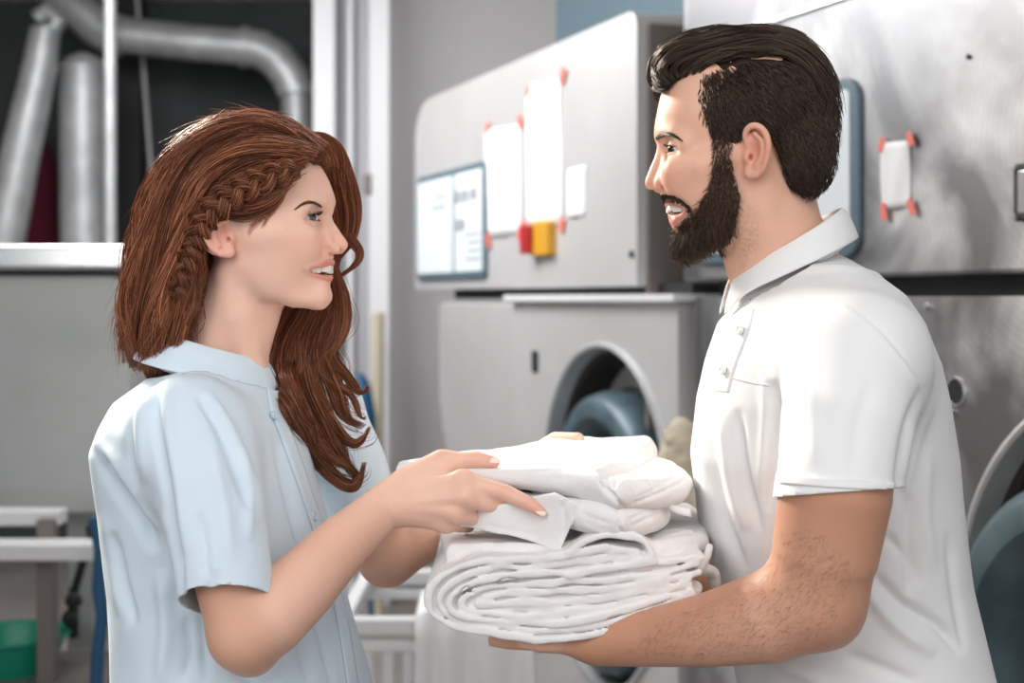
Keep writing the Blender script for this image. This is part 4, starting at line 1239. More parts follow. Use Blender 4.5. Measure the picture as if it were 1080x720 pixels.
def collar(name, fr, c, rf, rl, tilt, stand, fall, out, gap, tipdrop, mat_, parent, thick, lean=0.0):
    """c: local centre of the fold line; rf/rl forward and lateral radii; tilt: drop of the front; open over +-gap at the front"""
    n = 90; vs = []; rows = 11
    for i in range(n + 1):
        a = math.radians(gap + (360 - 2 * gap) * i / n); s_, c_ = math.sin(a), math.cos(a)
        fr_ = 0.5 + 0.5 * c_
        edge = math.exp(-((math.degrees(min(a, 2 * math.pi - a)) - gap) / 22.0) ** 2)
        base = V3(rl * s_, rf * c_, -tilt * (0.5 - 0.5 * -c_) * 1.0 if False else -tilt * fr_)
        rad = V3(s_, c_, 0)
        for j in range(rows):
            if j < 4:
                u = j / 3; off = rad * (0.004 - 0.006 * u + lean * u) + V3(0, 0, -stand * (1 - u))
            elif j < 6:
                u = (j - 3) / 3; off = rad * (-0.002 + lean + 0.003 * u * 1.6) + V3(0, 0, 0.0022 * math.sin(math.pi * u))
            else:
                u = (j - 5) / (rows - 6); fl = fall + tipdrop * edge
                off = rad * (0.0035 + lean + out * u ** 0.8) + V3(0, 0, -fl * u) 
                off = off + V3(-s_ * 0, 0, 0)
            vs.append(fr.wld(c + base + off))
    fs = [(i * rows + j, i * rows + j + 1, (i + 1) * rows + j + 1, (i + 1) * rows + j) for i in range(n) for j in range(rows - 1)]
    o = MB().add(vs, fs).build(name, mat_, parent, 0, True)
    s = o.modifiers.new('t', 'SOLIDIFY'); s.thickness = thick; s.offset = 0
    u = o.modifiers.new('s', 'SUBSURF'); u.levels = u.render_levels = 1
    return o
cc = TW.at(221, 347, 0)
collar('collar', TW, V3(0, cc[1], cc[2]), .062, .062, .036, .040, .033, .020, 5, .014, M['blue_cotton'], SHIRT_W, .0022)
surf_strip('placket', TREE_SW, ([(280, 398), (284, 430), (302, 480), (330, 560), (352, 640), (366, 725)], [(290, 398), (296, 430), (314, 478), (340, 556), (362, 638), (377, 725)]), M['blue_cotton'], SHIRT_W, .0015, .0022)
button_on(TREE_SW, 286.5, 439, .0052, M['blue_button'], SHIRT_W)
button_on(TREE_SW, 329, 545, .0052, M['blue_button'], SHIRT_W)
# trousers and shoes (below the picture's edge)
def legs(parent, fr, zc, hw, rtop, mat_, shoe_mat, face):
    F = Field(); c = fr.O.copy(); c[2] = 0
    hip = [c + fr.ex * s * hw + ZZ * zc for s in (1, -1)]
    for h, s in zip(hip, (1, -1)):
        kn = h * V3(1, 1, 0) + fr.ex * s * .02 + fr.ey * .015 + ZZ * .5; an = kn * V3(1, 1, 0) - fr.ey * .02 + ZZ * .09
        F.tube([h, kn, an], [rtop, .075, .066], .04)
    F.ell(c + ZZ * (zc + .03), (rtop * 1.75, rtop * 1.6, .13), .05)
    v, f = F.mesh(c - V3(.5, .5, 0), c + V3(.5, .5, 1.2), .012); v, f = largest(v, f)
    mesh_np('trousers', v, f, mat_, parent)
    for s in (1, -1):
        a = hip[0 if s == 1 else 1] * V3(1, 1, 0) + fr.ex * s * .02
        F = Field(); F.tube([a - fr.ey * .05 + ZZ * .045, a + fr.ey * .08 + ZZ * .04, a + fr.ey * .16 + ZZ * .034], [.045, .044, .034], .02, 'u', ZZ, 1.0)
        F.tube([a - fr.ey * .02 + ZZ * .06, a - fr.ey * .02 + ZZ * .12], [.043, .04], .03)
        F.add(lambda P: -P[:, 2] + 0.002, .004, 'i')
        v, f = F.mesh(a - V3(.3, .3, .02), a + V3(.3, .3, .2), .007)
        mesh_np('shoe', v, f, shoe_mat, parent)
legs(WOM, TW, .86, .085, .10, M['navy'], M['black'], 1)
# ---- the woman's hair
def poly_sd(Q, poly):
    d, _, _ = seg_dist(Q, list(poly) + [poly[0]])
    return np.where(in_poly(Q, poly), -d, d)
FACE_W = [(337, 169), (320, 174), (309, 184), (301, 204), (291, 219), (281, 229), (262, 233), (246, 235), (239, 227), (226, 223), (214, 228), (211, 246), (214, 263), (222, 276), (222, 300), (206, 338), (186, 356), (200, 470), (420, 470), (420, 150), (352, 150)]
HAIR_W = empty('hair', (0, 0, 0)); HAIR_W.parent = WOM; HAIR_W.matrix_parent_inverse = parent_inv(WOM)
fp = np.array([HW.at(x, y, .05)[1:] for x, y in FACE_W])
def hair_field(inset, cut=True):
    F = Field(); F.frame = HW.sym; A = HW.at
    F.ell(A(258, 201, 0), (.086 - inset, .104 - inset, .085 - inset), 0)
    F.tube([A(196, 225, .025), A(180, 290, .032), A(174, 340, .034), A(172, 388, .028)], [.052 - inset, .050 - inset, .044 - inset, .022], .03)
    if cut: F.add(lambda q: poly_sd(q[:, 1:], fp), .006, 's')
    F.frame = None
    return F
lo = HW.O - V3(.2, .2, .18); hi = HW.O + V3(.16, .2, .18)
F = hair_field(.006); F.add(lambda P: .002 * vnoise(P, 70, 1), 0, 'd')
v, f = F.mesh(lo, hi, .003); v, f = largest(v, f)
n = RNG.uniform(.75, 1.2, len(v))
mesh_np('hair_base', v, f, M['hair'], HAIR_W, True, np.tile(V3(.075, .019, .008), (len(v), 1)) * n[:, None])
v, f = hair_field(0, False).mesh(lo, hi, .004); TREE_HW = bvh(*largest(v, f))

def on_hair(tree, fr, pts2, lift):
    lift = np.broadcast_to(lift, (len(pts2),))
    """2-D guide -> points on the hair mass, sliding to the mid plane where the ray misses"""
    out = []
    for p, lf in zip(pts2, lift):
        h, n = cast(tree, p[0], p[1], lf)
        if h is None:
            w = fr.wld(fr.at(p[0], p[1], 0.0)); q = tree.find_nearest(Vector(w)); d = w - np.array(q[0])
            h = w
        out.append(h)
    return np.array(out)

def hair_cols(n, a, b, rng, p=1.6):
    t = rng.random(n) ** p
    return (np.asarray(a)[None] * (1 - t[:, None]) + np.asarray(b)[None] * t[:, None]) * rng.uniform(.75, 1.2, n)[:, None]

rng = np.random.default_rng(21)
ROWS_H = [
    [(338, 158), (312, 137), (275, 125), (230, 131), (194, 153), (167, 191), (149, 242), (136, 300), (130, 345), (141, 396)],
    [(334, 162), (310, 143), (275, 133), (236, 140), (201, 166), (176, 206), (159, 260), (147, 318), (142, 360), (144, 398)],
    [(330, 165), (305, 153), (270, 147), (236, 157), (206, 186), (186, 226), (171, 275), (160, 325), (154, 365), (152, 400)],
    [(326, 168), (300, 163), (265, 163), (231, 179), (207, 206), (193, 240), (181, 288), (171, 332), (165, 368), (162, 398)],
    [(322, 170), (298, 173), (265, 181), (233, 199), (211, 222), (199, 250), (193, 288), (184, 330), (177, 362), (172, 390)],
    [(314, 177), (295, 187), (265, 198), (239, 208), (219, 222), (207, 245), (204, 280), (198, 318), (190, 345), (183, 370)],
    [(307, 188), (289, 203), (262, 214), (240, 217), (223, 219), (212, 234), (210, 262), (213, 296), (203, 332), (190, 352)],
]
G = np.array([spline(r, 30) for r in ROWS_H])
def near_strands(N, lift0, lift1, jit, rng, wave=1.0):
    out = []; tones = []
    for i in range(N):
        u = rng.random() * (len(G) - 1); a = int(u); t = u - a
        g = G[a] * (1 - t) + G[min(a + 1, len(G) - 1)] * t
        s = np.linspace(0, 1, len(g))
        cl = round(u * 7) / 7
        ph = cl * 9.7 + rng.normal(0, .35)
        am = wave * (1.6 + 6.5 * s ** 1.3) * (0.7 + 0.6 * math.sin(cl * 5.1))
        T = np.gradient(g, axis=0); nrm = np.stack([-T[:, 1], T[:, 0]], 1); nrm /= np.linalg.norm(nrm, axis=1, keepdims=True) + 1e-9
        g = g + nrm * (am * np.sin(s * 19 + ph) + rng.normal(0, jit) + rng.normal(0, 2.0) * s)[:, None]
        a0 = rng.uniform(0, .10) if rng.random() < .75 else rng.uniform(0, .6)
        b0 = rng.uniform(.86, 1.0)
        g = spline(g[int(a0 * 29):int(b0 * 29) + 1], 24)
        lf = rng.uniform(lift0, lift1) + .006 * math.sin(cl * 47)
        tones.append(1 + .38 * math.sin(cl * 47) + .2 * math.sin(cl * 23))
        out.append(on_hair(TREE_HW, HW, g, lf + wave * .0035 * np.sin(np.linspace(a0, b0, len(g)) * 17 + cl * 13 + rng.normal(0, .3))))
    out = np.array(out); tone = np.array(tones)
    # even out kinks where a ray left the mass
    for _ in range(3): out[:, 1:-1] = .5 * out[:, 1:-1] + .25 * (out[:, :-2] + out[:, 2:])
    return out, tone[:, None]
A0, B0 = (.10, .027, .013), (.36, .14, .075)
P_, tn = near_strands(4600, -.002, .007, 2.4, rng)
strands('loose_hair', P_, rng.uniform(.00034, .0006, len(P_)), M['hair'], HAIR_W, hair_cols(len(P_), A0, B0, rng) * tn)
G_keep = G
G = np.array([spline(r, 30) for r in ([(309, 185), (289, 200), (266, 209), (244, 213), (226, 216), (214, 228)], [(303, 196), (286, 212), (265, 221), (244, 222), (230, 220), (218, 224)], [(298, 208), (284, 221), (266, 229), (248, 229), (238, 224), (226, 221)])])
P_, tn = near_strands(900, -.001, .005, 1.2, rng, .3)
strands('loose_hair', P_, rng.uniform(.0003, .0005, len(P_)), M['hair'], HAIR_W, hair_cols(len(P_), A0, B0, rng) * tn)
G = G_keep

def lock_strands(guide3, N, sp0, sp1, rng, wave=0.0, freq=2.0, m=34, curl=0.0):
    """guide3: world points; hairs spread about it, waving together"""
    g = spline(guide3, m); T = np.gradient(g, axis=0); T /= np.linalg.norm(T, axis=1, keepdims=True)
    A = np.cross(T, V3(0, 1, 0)); A /= np.linalg.norm(A, axis=1, keepdims=True) + 1e-9; Bv = np.cross(T, A)
    s = np.linspace(0, 1, m); out = []
    for i in range(N):
        r = math.sqrt(rng.random()); th = rng.random() * 6.283
        sp = (sp0 + (sp1 - sp0) * s) * (.35 + .65 * np.sin(np.clip(s * 1.05 + .12, 0, 1) * math.pi) ** .6)
        ph = rng.normal(0, .3)
        th2 = th + 2.2 * s + .5 * np.sin(5 * s + ph)
        w = wave * s ** .7 * np.sin(2 * math.pi * freq * s + ph)
        p = g + A * (r * np.cos(th2) * sp + w)[:, None] + Bv * (r * np.sin(th2) * sp + wave * s * .8 * np.cos(2 * math.pi * freq * s + ph))[:, None]
        b = rng.uniform(.8, 1.0)
        out.append(spline(p[:max(6, int(b * m))], m))
    return out
def G3(fr, pts): return np.array([fr.wld(fr.at(x, y, z)) for x, y, z in pts])
def clear(pts, trees, gap):
    out = []
    for p in pts:
        d = p - CAM; L = np.linalg.norm(d); d = d / L
        for t in trees:
            h = t.ray_cast(Vector(CAM), Vector(d))
            if h[0] is not None and h[3] < L + gap: L = h[3] - gap
        out.append(CAM + d * L)
    return np.array(out)
FAR = [
    ([(326, 172, .022), (333, 166, .012), (341, 168, -.02), (350, 182, -.05), (356, 205, -.07), (356, 240, -.08)], 240, .009, .010, .002, 1, 0),
    ([(331, 173, .008), (338, 169, -.01), (346, 178, -.04), (352, 196, -.065), (353, 225, -.08)], 160, .006, .008, .001, 1, 0),  # (guide, number, spread at root, spread at tip, wave, turns, lies on the shirt)
    ([(318, 150, .0), (341, 153, -.03), (356, 172, -.055), (365, 205, -.07), (365, 238, -.075), (358, 268, -.075), (349, 300, -.07)], 420, .014, .020, .004, 2, 0),
    ([(318, 148, .0), (342, 150, -.025), (359, 170, -.05), (369, 198, -.065), (366, 228, -.072), (368, 250, -.072), (379, 262, -.072), (378, 276, -.07), (364, 288, -.068), (355, 292, -.068)], 190, .008, .007, .001, 1, 0),
    ([(322, 166, .012), (337, 164, -.012), (347, 176, -.045), (355, 196, -.07), (358, 228, -.08), (352, 262, -.085), (344, 300, -.08)], 380, .012, .022, .003, 2, 0),
    ([(340, 250, -.08), (352, 292, -.07), (361, 315, -.06), (361, 338, -.055), (350, 362, -.05), (336, 384, -.045), (334, 410, -.04)], 240, .010, .012, .003, 2, 0),
    ([(330, 255, -.075), (318, 320, -.06), (306, 360, -.05), (303, 405, -.03), (318, 446, -.02), (340, 478, -.02), (362, 506, -.02)], 340, .014, .017, .005, 2, 1),
    ([(335, 255, -.08), (334, 318, -.065), (324, 366, -.055), (328, 416, -.045), (346, 456, -.04), (368, 486, -.04), (379, 512, -.04)], 340, .014, .016, .006, 2.2, 1),
    ([(342, 265, -.08), (348, 326, -.065), (341, 372, -.055), (350, 408, -.05), (368, 436, -.05), (384, 455, -.05)], 260, .012, .012, .006, 2.2, 1),
    ([(345, 275, -.08), (355, 332, -.06), (351, 372, -.055), (362, 396, -.05), (379, 411, -.05), (389, 404, -.05)], 150, .010, .006, .004, 2, 1),
    ([(325, 255, -.075), (309, 325, -.06), (296, 366, -.045), (293, 404, -.025), (304, 438, -.015), (326, 466, -.01), (348, 496, -.01)], 300, .012, .014, .004, 2, 1),
    ([(300, 395, -.03), (312, 440, -.02), (330, 476, -.02), (352, 500, -.02), (372, 512, -.02), (383, 502, -.02), (385, 484, -.02)], 200, .010, .008, .003, 1.5, 1),
    ([(318, 380, -.045), (332, 420, -.04), (352, 446, -.04), (372, 466, -.04), (386, 462, -.04), (391, 448, -.04)], 130, .008, .005, .003, 1.5, 1),
    ([(310, 345, -.05), (316, 390, -.04), (306, 420, -.03), (318, 452, -.02), (344, 474, -.02), (364, 492, -.02), (374, 516, -.02)], 200, .008, .009, .006, 2.5, 1),
    ([(346, 340, -.055), (338, 376, -.05), (346, 396, -.05), (366, 414, -.05), (380, 436, -.05), (388, 440, -.05)], 90, .005, .004, .003, 2, 1),
]
for k, (g, N, s0, s1, wv, tr, on) in enumerate(FAR):
    gp = spline(G3(HW, g), 14)
    if on:
        low = project(gp)[:, 1] > 384
        gp[low] = clear(gp[low], [TREE_SW], .4 * s1 + .006)
    P_ = np.array(lock_strands(gp, int(N * 1.15), s0, s1, rng, wv, tr))
    strands('lock', P_, rng.uniform(.00034, .0006, len(P_)), M['hair'], HAIR_W, hair_cols(len(P_), A0, B0, rng))
for g, N, s0, s1, wv, tr, on in FAR[5:]:
    gp = spline(G3(HW, g), 14)
    if on:
        low = project(gp)[:, 1] > 384
        gp[low] = clear(gp[low], [TREE_SW], .012)
    P_ = np.array(lock_strands(gp, 16, .012, .026, rng, .007, tr * 1.3))
    strands('stray_hair', P_, rng.uniform(.0002, .00034, len(P_)), M['hair'], HAIR_W, hair_cols(len(P_), A0, B0, rng))
# back hair hanging behind the shoulder
P_ = []
for k in range(16):
    u = k / 15; x0 = 150 + 55 * u
    g = [(200 + 12 * u, 215 + 10 * u, .0 - .05 * (k % 3)), (172 + 30 * u, 270, -.02 * (k % 3)), (148 + 52 * u, 330, -.02 * (k % 3)), (140 + 50 * u, 365, -.02 * (k % 3)), (150 + 38 * u, 398 - 36 * u, -.02 * (k % 3))]
    P_ += lock_strands(G3(HW, g), 45, .012, .010, rng, .005, 2)
P_ = np.array(P_); strands('loose_hair', P_, rng.uniform(.00034, .00058, len(P_)), M['hair'], HAIR_W, hair_cols(len(P_), A0, B0, rng))
# braid over the ear
bp = on_hair(TREE_HW, HW, spline([(308, 181), (286, 187), (262, 197), (240, 209), (220, 226), (206, 247), (196, 268), (188, 290), (184, 312)], 90), .0115)
T = np.gradient(bp, axis=0); T /= np.linalg.norm(T, axis=1, keepdims=True)
P_ = []
for s_ in range(3):
    t = np.linspace(0, 1, 90) * 2 * math.pi * 4.1 + s_ * 2 * math.pi / 3
    outn = np.array([V3(0, -1, 0) - x * (V3(0, -1, 0) @ x) for x in T]); outn /= np.linalg.norm(outn, axis=1, keepdims=True)
    sd = np.cross(T, outn)
    wd = np.interp(np.linspace(0, 1, 90), [0, .15, .7, 1], [.6, 1, 1, .7])
    c = bp + sd * (.0098 * np.sin(t) * wd)[:, None] + outn * (.0038 * np.sin(2 * t) * wd)[:, None]
    for i in range(150):
        r = math.sqrt(rng.random()); th = rng.random() * 6.283
        tw = th + t * .25
        P_.append(c + sd * (r * np.cos(tw) * .0070 * wd)[:, None] + outn * (r * np.sin(tw) * .0056 * wd)[:, None] + rng.normal(0, .0008, 3) + sd * (.0016 * np.sin(np.linspace(0, 9, 90) + rng.random() * 6))[:, None])
P_ = np.array(P_)
strands('braid', P_, rng.uniform(.0004, .00065, len(P_)), M['hair'], HAIR_W, hair_cols(len(P_), A0, B0, rng))
# stray hairs along the outline and wisps before the ear
P_ = []
for i in range(620):
    u = rng.random() * 1.2; a = int(u); g = G[a] * (1 - (u - a)) + G[a + 1] * (u - a)
    i0 = rng.integers(2, 20); L = rng.integers(6, 12); g = g[i0:i0 + L]
    T = np.gradient(g, axis=0); nrm = np.stack([T[:, 1], -T[:, 0]], 1); nrm /= np.linalg.norm(nrm, axis=1, keepdims=True) + 1e-9
    s = np.linspace(0, 1, len(g)); nrm = nrm if nrm[0] @ (g[0] - np.array([250, 230])) > 0 else -nrm
    g = g + nrm * (s ** 1.5 * rng.uniform(3, 22) + 2.5 * np.sin(s * rng.uniform(3, 8)) * s)[:, None]
    x = rng.normal(0, .02)
    P_.append(spline(np.array([HW.wld(HW.at(p[0], p[1], x)) for p in g]), 16))
for g in ([(292, 217), (284, 226), (272, 232), (262, 238)], [(287, 222), (276, 232), (266, 240), (262, 247)], [(297, 208), (288, 222), (280, 234), (277, 240)], [(305, 190), (298, 206), (292, 216), (282, 224)]):
    for k in range(5):
        q = []
        for p in np.array(g, float) + rng.normal(0, 1.2, 2):
            h, n = cast(TREE_WB, p[0], p[1], .0015)
            if h is not None: q.append(h)
        if len(q) > 2: P_.append(spline(np.array(q), 16))
P_ = np.array(P_); strands('stray_hair', P_, rng.uniform(.0002, .00032, len(P_)), M['hair'], HAIR_W, hair_cols(len(P_), (.2, .06, .025), (.5, .2, .09), rng))

# brows and lashes
def on_face(tree, pts, lift=.0006): return [cast(tree, x, y, lift)[0] for x, y in pts]
def brow(parent, tree, H, line, width, N, length, lean, ca, cb, rng, rad=.00022, mirror=True):
    g = spline(line, 60); T = np.gradient(g, axis=0); T /= np.linalg.norm(T, axis=1, keepdims=True); P = []
    for i in range(N):
        u = rng.random(); k = int(u * 59); w = np.interp(u, [0, .15, .6, 1], [.7, 1, .8, .25]) * width
        p = g[k] + np.array([-T[k, 1], T[k, 0]]) * rng.uniform(-.5, .5) * w
        d = T[k] * math.cos(lean) + np.array([0, -1]) * math.sin(lean)
        h, n = cast(tree, p[0], p[1], .0002)
        h2, n2 = cast(tree, *(p + d * length), .0014)
        if h is None or h2 is None or np.linalg.norm(h - h2) > .02: continue
        m_ = (h + h2) / 2 + n * .0012
        P.append(spline([h, m_, h2], 6))
    P = np.array(P); Q = [P]
    if mirror:
        q = H.loc(P.reshape(-1, 3)); q[:, 0] *= -1; Q.append(H.wld(q).reshape(P.shape))
    for q in Q: strands('eyebrow', q, np.full(len(q), rad), M['hair'], parent, hair_cols(len(q), ca, cb, rng))
def lashes(parent, H, e, r, op, x0, x1, N, ln, rng, col, up=True, rad=.00016):
    for sgn in (1, -1):
        P = []
        for i in range(N):
            x = x0 + (x1 - x0) * (i + rng.random() * .6) / N; a = min(abs(x - .002) / .0145, .98)
            z = (op[0] * math.sqrt(1 - a * a) if up else -op[1] * math.sqrt(1 - a * a)) - op[2] * x
            rr = r + .0016; y = math.sqrt(max(rr * rr - x * x - z * z, 1e-8))
            b = e + V3(x, y, z); o = V3(x * 35 * .6, 1, 0); o /= np.linalg.norm(o)
            k = 1 if up else -.7
            L = ln * (1 if up else .55) * rng.uniform(.8, 1.1) * (0.7 + .5 * (x - x0) / (x1 - x0))
            q = [b - o * .001, b + o * L * .5 + V3(0, 0, -k * L * .05), b + o * L * .85 + V3(0, 0, k * L * .5)]
            q = np.array(q); q[:, 0] *= sgn; P.append(spline(H.wld(q), 7))
        strands('eyelash', np.array(P), np.full(N, rad), M['hair'], parent, np.tile(V3(*col), (N, 1)))
brow(WOM, TREE_WB, HW, [(340, 218.4), (334, 215.4), (326, 213.8), (319, 216), (312.5, 220.5)], 2.5, 210, 4.0, .2, (.09, .04, .026), (.18, .08, .05), rng)
eo = HW.at(*LW['eye'])
lashes(WOM, HW, eo, LW['eye_r'], LW['eye_open'], -.010, .0145, 70, .0068, rng, (.008, .006, .006))
lashes(WOM, HW, eo, LW['eye_r'], LW['eye_open'], -.008, .013, 34, .006, rng, (.012, .008, .007), False, .00011)
# ------------------------------------------------------------------ the man
MAN = empty('person', W(868, 0, 1.62) * V3(1, 1, 0))
tag(MAN, 'person with dark side-parted hair, full beard and a white polo shirt, carrying white linen', 'person')
HM = Frame(786, 165, 1.62, -1, 6)
LM = dict(
    skull=[(789, 120, 0, (.077, .099, .083), 0.0), (740, 120, 0, (.058, .043, .049), 0.03), (744, 182, 0, (.050, .039, .070), 0.04), (782, 182, .03, (.034, .040, .050), .03)],
    jaw=[(773, 218, .048), (757, 240, .041), (736, 254, .025), (722, 256, .009)], jaw_r=[.014, .014, .014, .012],
    chin=(721, 254, 0), chin_r=(.019, .012, .014),
    mouth=(719, 222, 0), mouth_r=(.0225, .023, .029),
    zygoma=[(714, 178, .045), (737, 175, .060), (768, 167, .067)], zyg_r=[.011, .009, .006],
    brow_ridge=[(695, 145, .006), (701, 142, .024), (712, 144, .042), (722, 150, .053)], brow_r=[.0065, .0075, .007, .005],
    socket=(702, 158, .034), socket_r=(.0185, .0105, .0098),
    cheek=(715.5, 188, .0325), cheek_r=(.0185, .016, .018), jowl=(755, 208, .037), jowl_r=(.018, .028, .030),
    nose=[(697, 150, 0), (694, 163, 0), (689.5, 177, 0), (689, 191, 0)], nose_r=[.0075, .0075, .0088, .0098],
    nose_side=[(702, 163, .010), (699, 178, .0145), (697, 191, .0165)], nose_side_r=[.0045, .005, .006],
    ala=(700, 194, .0152), ala_r=(.0064, .0095, .0076), nostril=(693, 201.5, .0072), nostril_r=(.0036, .0062, .0045),
    eye=(715.5, 157.5, .0325), eye_r=.0123, eye_open=(.0043, .0034, .06, -.001),
    lip_up=[(703, 213.6, 0), (705.5, 213.4, .01), (713, 214.6, .02), (719, 216.4, .03), (724.5, 218, .03)], lip_up_r=[.0040, .0040, .0032, .0024, .0012],
    lip_lo=[(708.6, 233, 0), (710.5, 232.8, .01), (716, 230, .02), (720.5, 225.6, .03), (724, 219.6, .03)], lip_lo_r=[.0062, .0060, .0048, .0028, .0012],
    gap=[(703.6, 221.6, 0), (706, 221.6, .01), (713.5, 221, .02), (719, 220, .03), (723, 218.4, .03)], gap_r=[.0052, .0052, .0044, .0026, .0006],
    gap_in=(721, 221.6, 0), gap_in_r=(.022, .022, .0068),
    creases=[([(702, 196, .021), (713, 203, .030), (722, 212, .036), (727, 222, .038)], .0018, .006)],
    ear_base=(798, 160, .0775), ear_base_r=(.006, .0165, .0265), ear_rot=np.array(Matrix.Rotation(math.radians(-10), 3, 'X') @ Matrix.Rotation(math.radians(20), 3, 'Z')),
    concha=(795, 163, .085), concha_r=(.0065, .0075, .0135),
    helix=[(789, 157, .077), (786, 141, .081), (793, 132.5, .087), (803, 135, .0905), (809.5, 146, .092), (810, 160, .0905), (806, 175, .086), (798.5, 184, .080)], helix_r=[.0026, .0034, .0036, .0036, .0036, .0034, .0032, .0034],
    antihelix=[(796, 141, .085), (803, 149, .087), (803.5, 163, .086), (797, 175, .082)],
    tragus=(788.5, 165.5, .077), lobe=(792, 182, .0755), lobe_r=(.0044, .0072, .0068), canal=(792, 166, .079),
)
PROF_M = [(699, 92), (695.5, 105), (692.8, 119), (690, 132.8), (689.4, 139.7), (690.8, 146.7), (693.3, 152.8), (692.5, 158), (690, 166), (685.3, 177.2), (681, 188), (680, 193), (682, 199.5), (688, 202), (695, 203.8), (698, 208), (700.5, 213.5), (705, 221), (704.5, 229), (706, 235), (709.5, 241), (711, 249), (713, 257), (718, 263)]
TM = Frame(872, 480, 1.62, -1, 12)
ROWS_M = [(292, 920, 812, .08), (312, 944, 788, .13), (340, 964, 762, .16), (380, 981, 748, .17), (420, 990, 738, .172), (480, 1001, 731, .168), (560, 1009, 740, .162), (610, 1015, 754, .16), (660, 1026, 768, .162), (720, 1040, 781, .168), (800, 1050, 795, .175), (866, 1052, 800, .195)]
FM = Field()
head_field(FM, HM, LM)
FM.tube([W(806, 205, 1.62), W(815, 245, 1.62), W(832, 290, 1.62), W(852, 330, 1.62)], [.055, .0565, .060, .07], .02)
FM.tube([W(806, 185, 1.575), W(800, 240, 1.573), W(797, 300, 1.60)], [.004, .010, .010], .03)
FM.tube([W(781, 258, 1.62), W(789, 280, 1.62), W(800, 310, 1.62)], [.016, .017, .014], .03)
FM.add(loft_fn(TM, ROWS_M, .028), .03)
shm_n, shm_f = W(902, 384, 1.46), W(845, 362, 1.79)
FM.tube([W(858, 330, 1.62), shm_n], [.045, .044], .03)
FM.tube([W(858, 330, 1.62), shm_f], [.045, .044], .03)
FM.tube([shm_n, W(893, 450, 1.41), W(881, 520, 1.385), W(871, 580, 1.39), W(858, 628, 1.40)], [.046, .049, .0545, .0515, .0465], .02)
FM.tube([W(862, 630, 1.40), W(812, 650, 1.415), W(752, 663, 1.445), W(690, 672, 1.48), W(630, 675, 1.51)], [.0475, .0455, .0375, .030, .0265], .016)
FM.ell(W(874, 655, 1.404), (.020, .02, .017), .025)
wm_n = W(630, 672, 1.51)
MF = []
for i, (y, Y, rr) in enumerate(((675, 1.528, .0102), (674, 1.552, .0105), (674, 1.576, .010), (675, 1.598, .0088))):
    p0, p1, p2, p3 = W(584, y, Y), W(556, y + .5, Y + .004), W(536 + 2 * i, y + .5, Y + .008), W(522 + 3 * i, y + 1 - 1.2, Y + .01)
    FM.tube([wm_n + V3(0, .01 * i, 0), W(606, y - 1, 1.52 + .022 * i), p0], [.02, .017, .0125], .012)
    FM.tube([p0, p1, p2, p3], [rr * 1.1, rr, rr * .9, rr * .72], .007); MF.append((p0, p1, p2, p3))
FM.tube([wm_n + V3(.01, -.005, -.002), W(596, 676, 1.503), W(572, 677, 1.497), W(552, 676, 1.498)], [.018, .0135, .011, .008], .012)
elm_f = W(828, 640, 1.86)
FM.tube([shm_f, W(842, 500, 1.84), elm_f], [.05, .05, .045], .02)
FM.tube([elm_f, W(790, 620, 1.855), W(742, 602, 1.845), W(700, 598, 1.835), W(668, 602, 1.83)], [.044, .043, .037, .029, .026], .016)
for i in range(4):
    b0 = W(632, 603 + 9 * i, 1.832 - .006 * i)
    FM.tube([W(668, 602, 1.83), b0], [.019, .012], .012)
    FM.tube([b0, W(606, 606 + 10 * i, 1.828), W(588, 612 + 9 * i, 1.818), W(576, 618 + 8 * i, 1.805)], [.0115, .010, .009, .007], .007)
FM.tube([W(664, 596, 1.825), W(645, 584, 1.812), W(628, 580, 1.80), W(614, 580, 1.792)], [.017, .0125, .011, .008], .01)
v, f = FM.mesh((-0.05, 1.32, 0.9), (0.62, 1.96, 1.86), HRES)
v, f = largest(v, f)
v = warp_profile(v, HM, PROF_M, ((198, 206), (215, 228)))
v = relax(v, f, 1, .3)
SKIN_M = (0.76, 0.445, 0.325)
c = skin_cols(v, HM, LM, SKIN_M, (0.60, 0.24, 0.19), (0.66, 0.27, 0.19))
BEARD = [(751, 138), (774, 138), (771, 162), (774, 181), (780, 204), (778, 228), (768, 250), (757, 261), (740, 268), (722, 272), (709, 262), (707, 246), (709, 240), (717, 238), (724, 228), (733, 222), (745, 202), (750, 186), (752, 166)]
STACHE = [(697, 204), (702, 204), (711, 206), (720, 211), (728, 220), (730, 230), (725.5, 228), (724.5, 219), (716, 212.5), (707, 210.5), (699, 211)]
n = vnormals(v, f)
bl = lambda poly: np.array([HM.at(x, y, .04)[1:] for x, y in poly])
ql = HM.sym(v)
wb = np.maximum(1 / (1 + np.exp(poly_sd(ql[:, 1:], bl(BEARD)) / .0022)), 1 / (1 + np.exp(poly_sd(ql[:, 1:], bl(STACHE)) / .0012)))
lipd = np.minimum(d_tube(ql, LM['lip_lo_c'][:, :3], LM['lip_lo_c'][:, 3]), d_tube(ql, LM['lip_up_c'][:, :3], LM['lip_up_c'][:, 3]))
wb = wb * np.clip((lipd - .0005) / .002, 0, 1)
c = blend(c, (.16, .09, .065), .75 * wb * np.clip(.45 + .55 * (HM.at(0, 190, 0)[2] - ql[:, 2]) / .03, .45, 1) * (.85 + .15 * vnoise(v, 300, 2)))
STUB = [(781, 206), (800, 235), (800, 262), (783, 282), (770, 262), (778, 232)]
c = blend(c, (.30, .17, .13), .5 / (1 + np.exp(poly_sd(ql[:, 1:], bl(STUB)) / .005)) * (.7 + .5 * vnoise(v, 500, 7)))
arm = np.minimum(d_tube(v, [shm_n, W(881, 520, 1.385), W(862, 630, 1.40), wm_n], [.07, .075, .065, .05]), d_tube(v, [shm_f, elm_f, W(700, 598, 1.835)], [.06, .05, .05]))
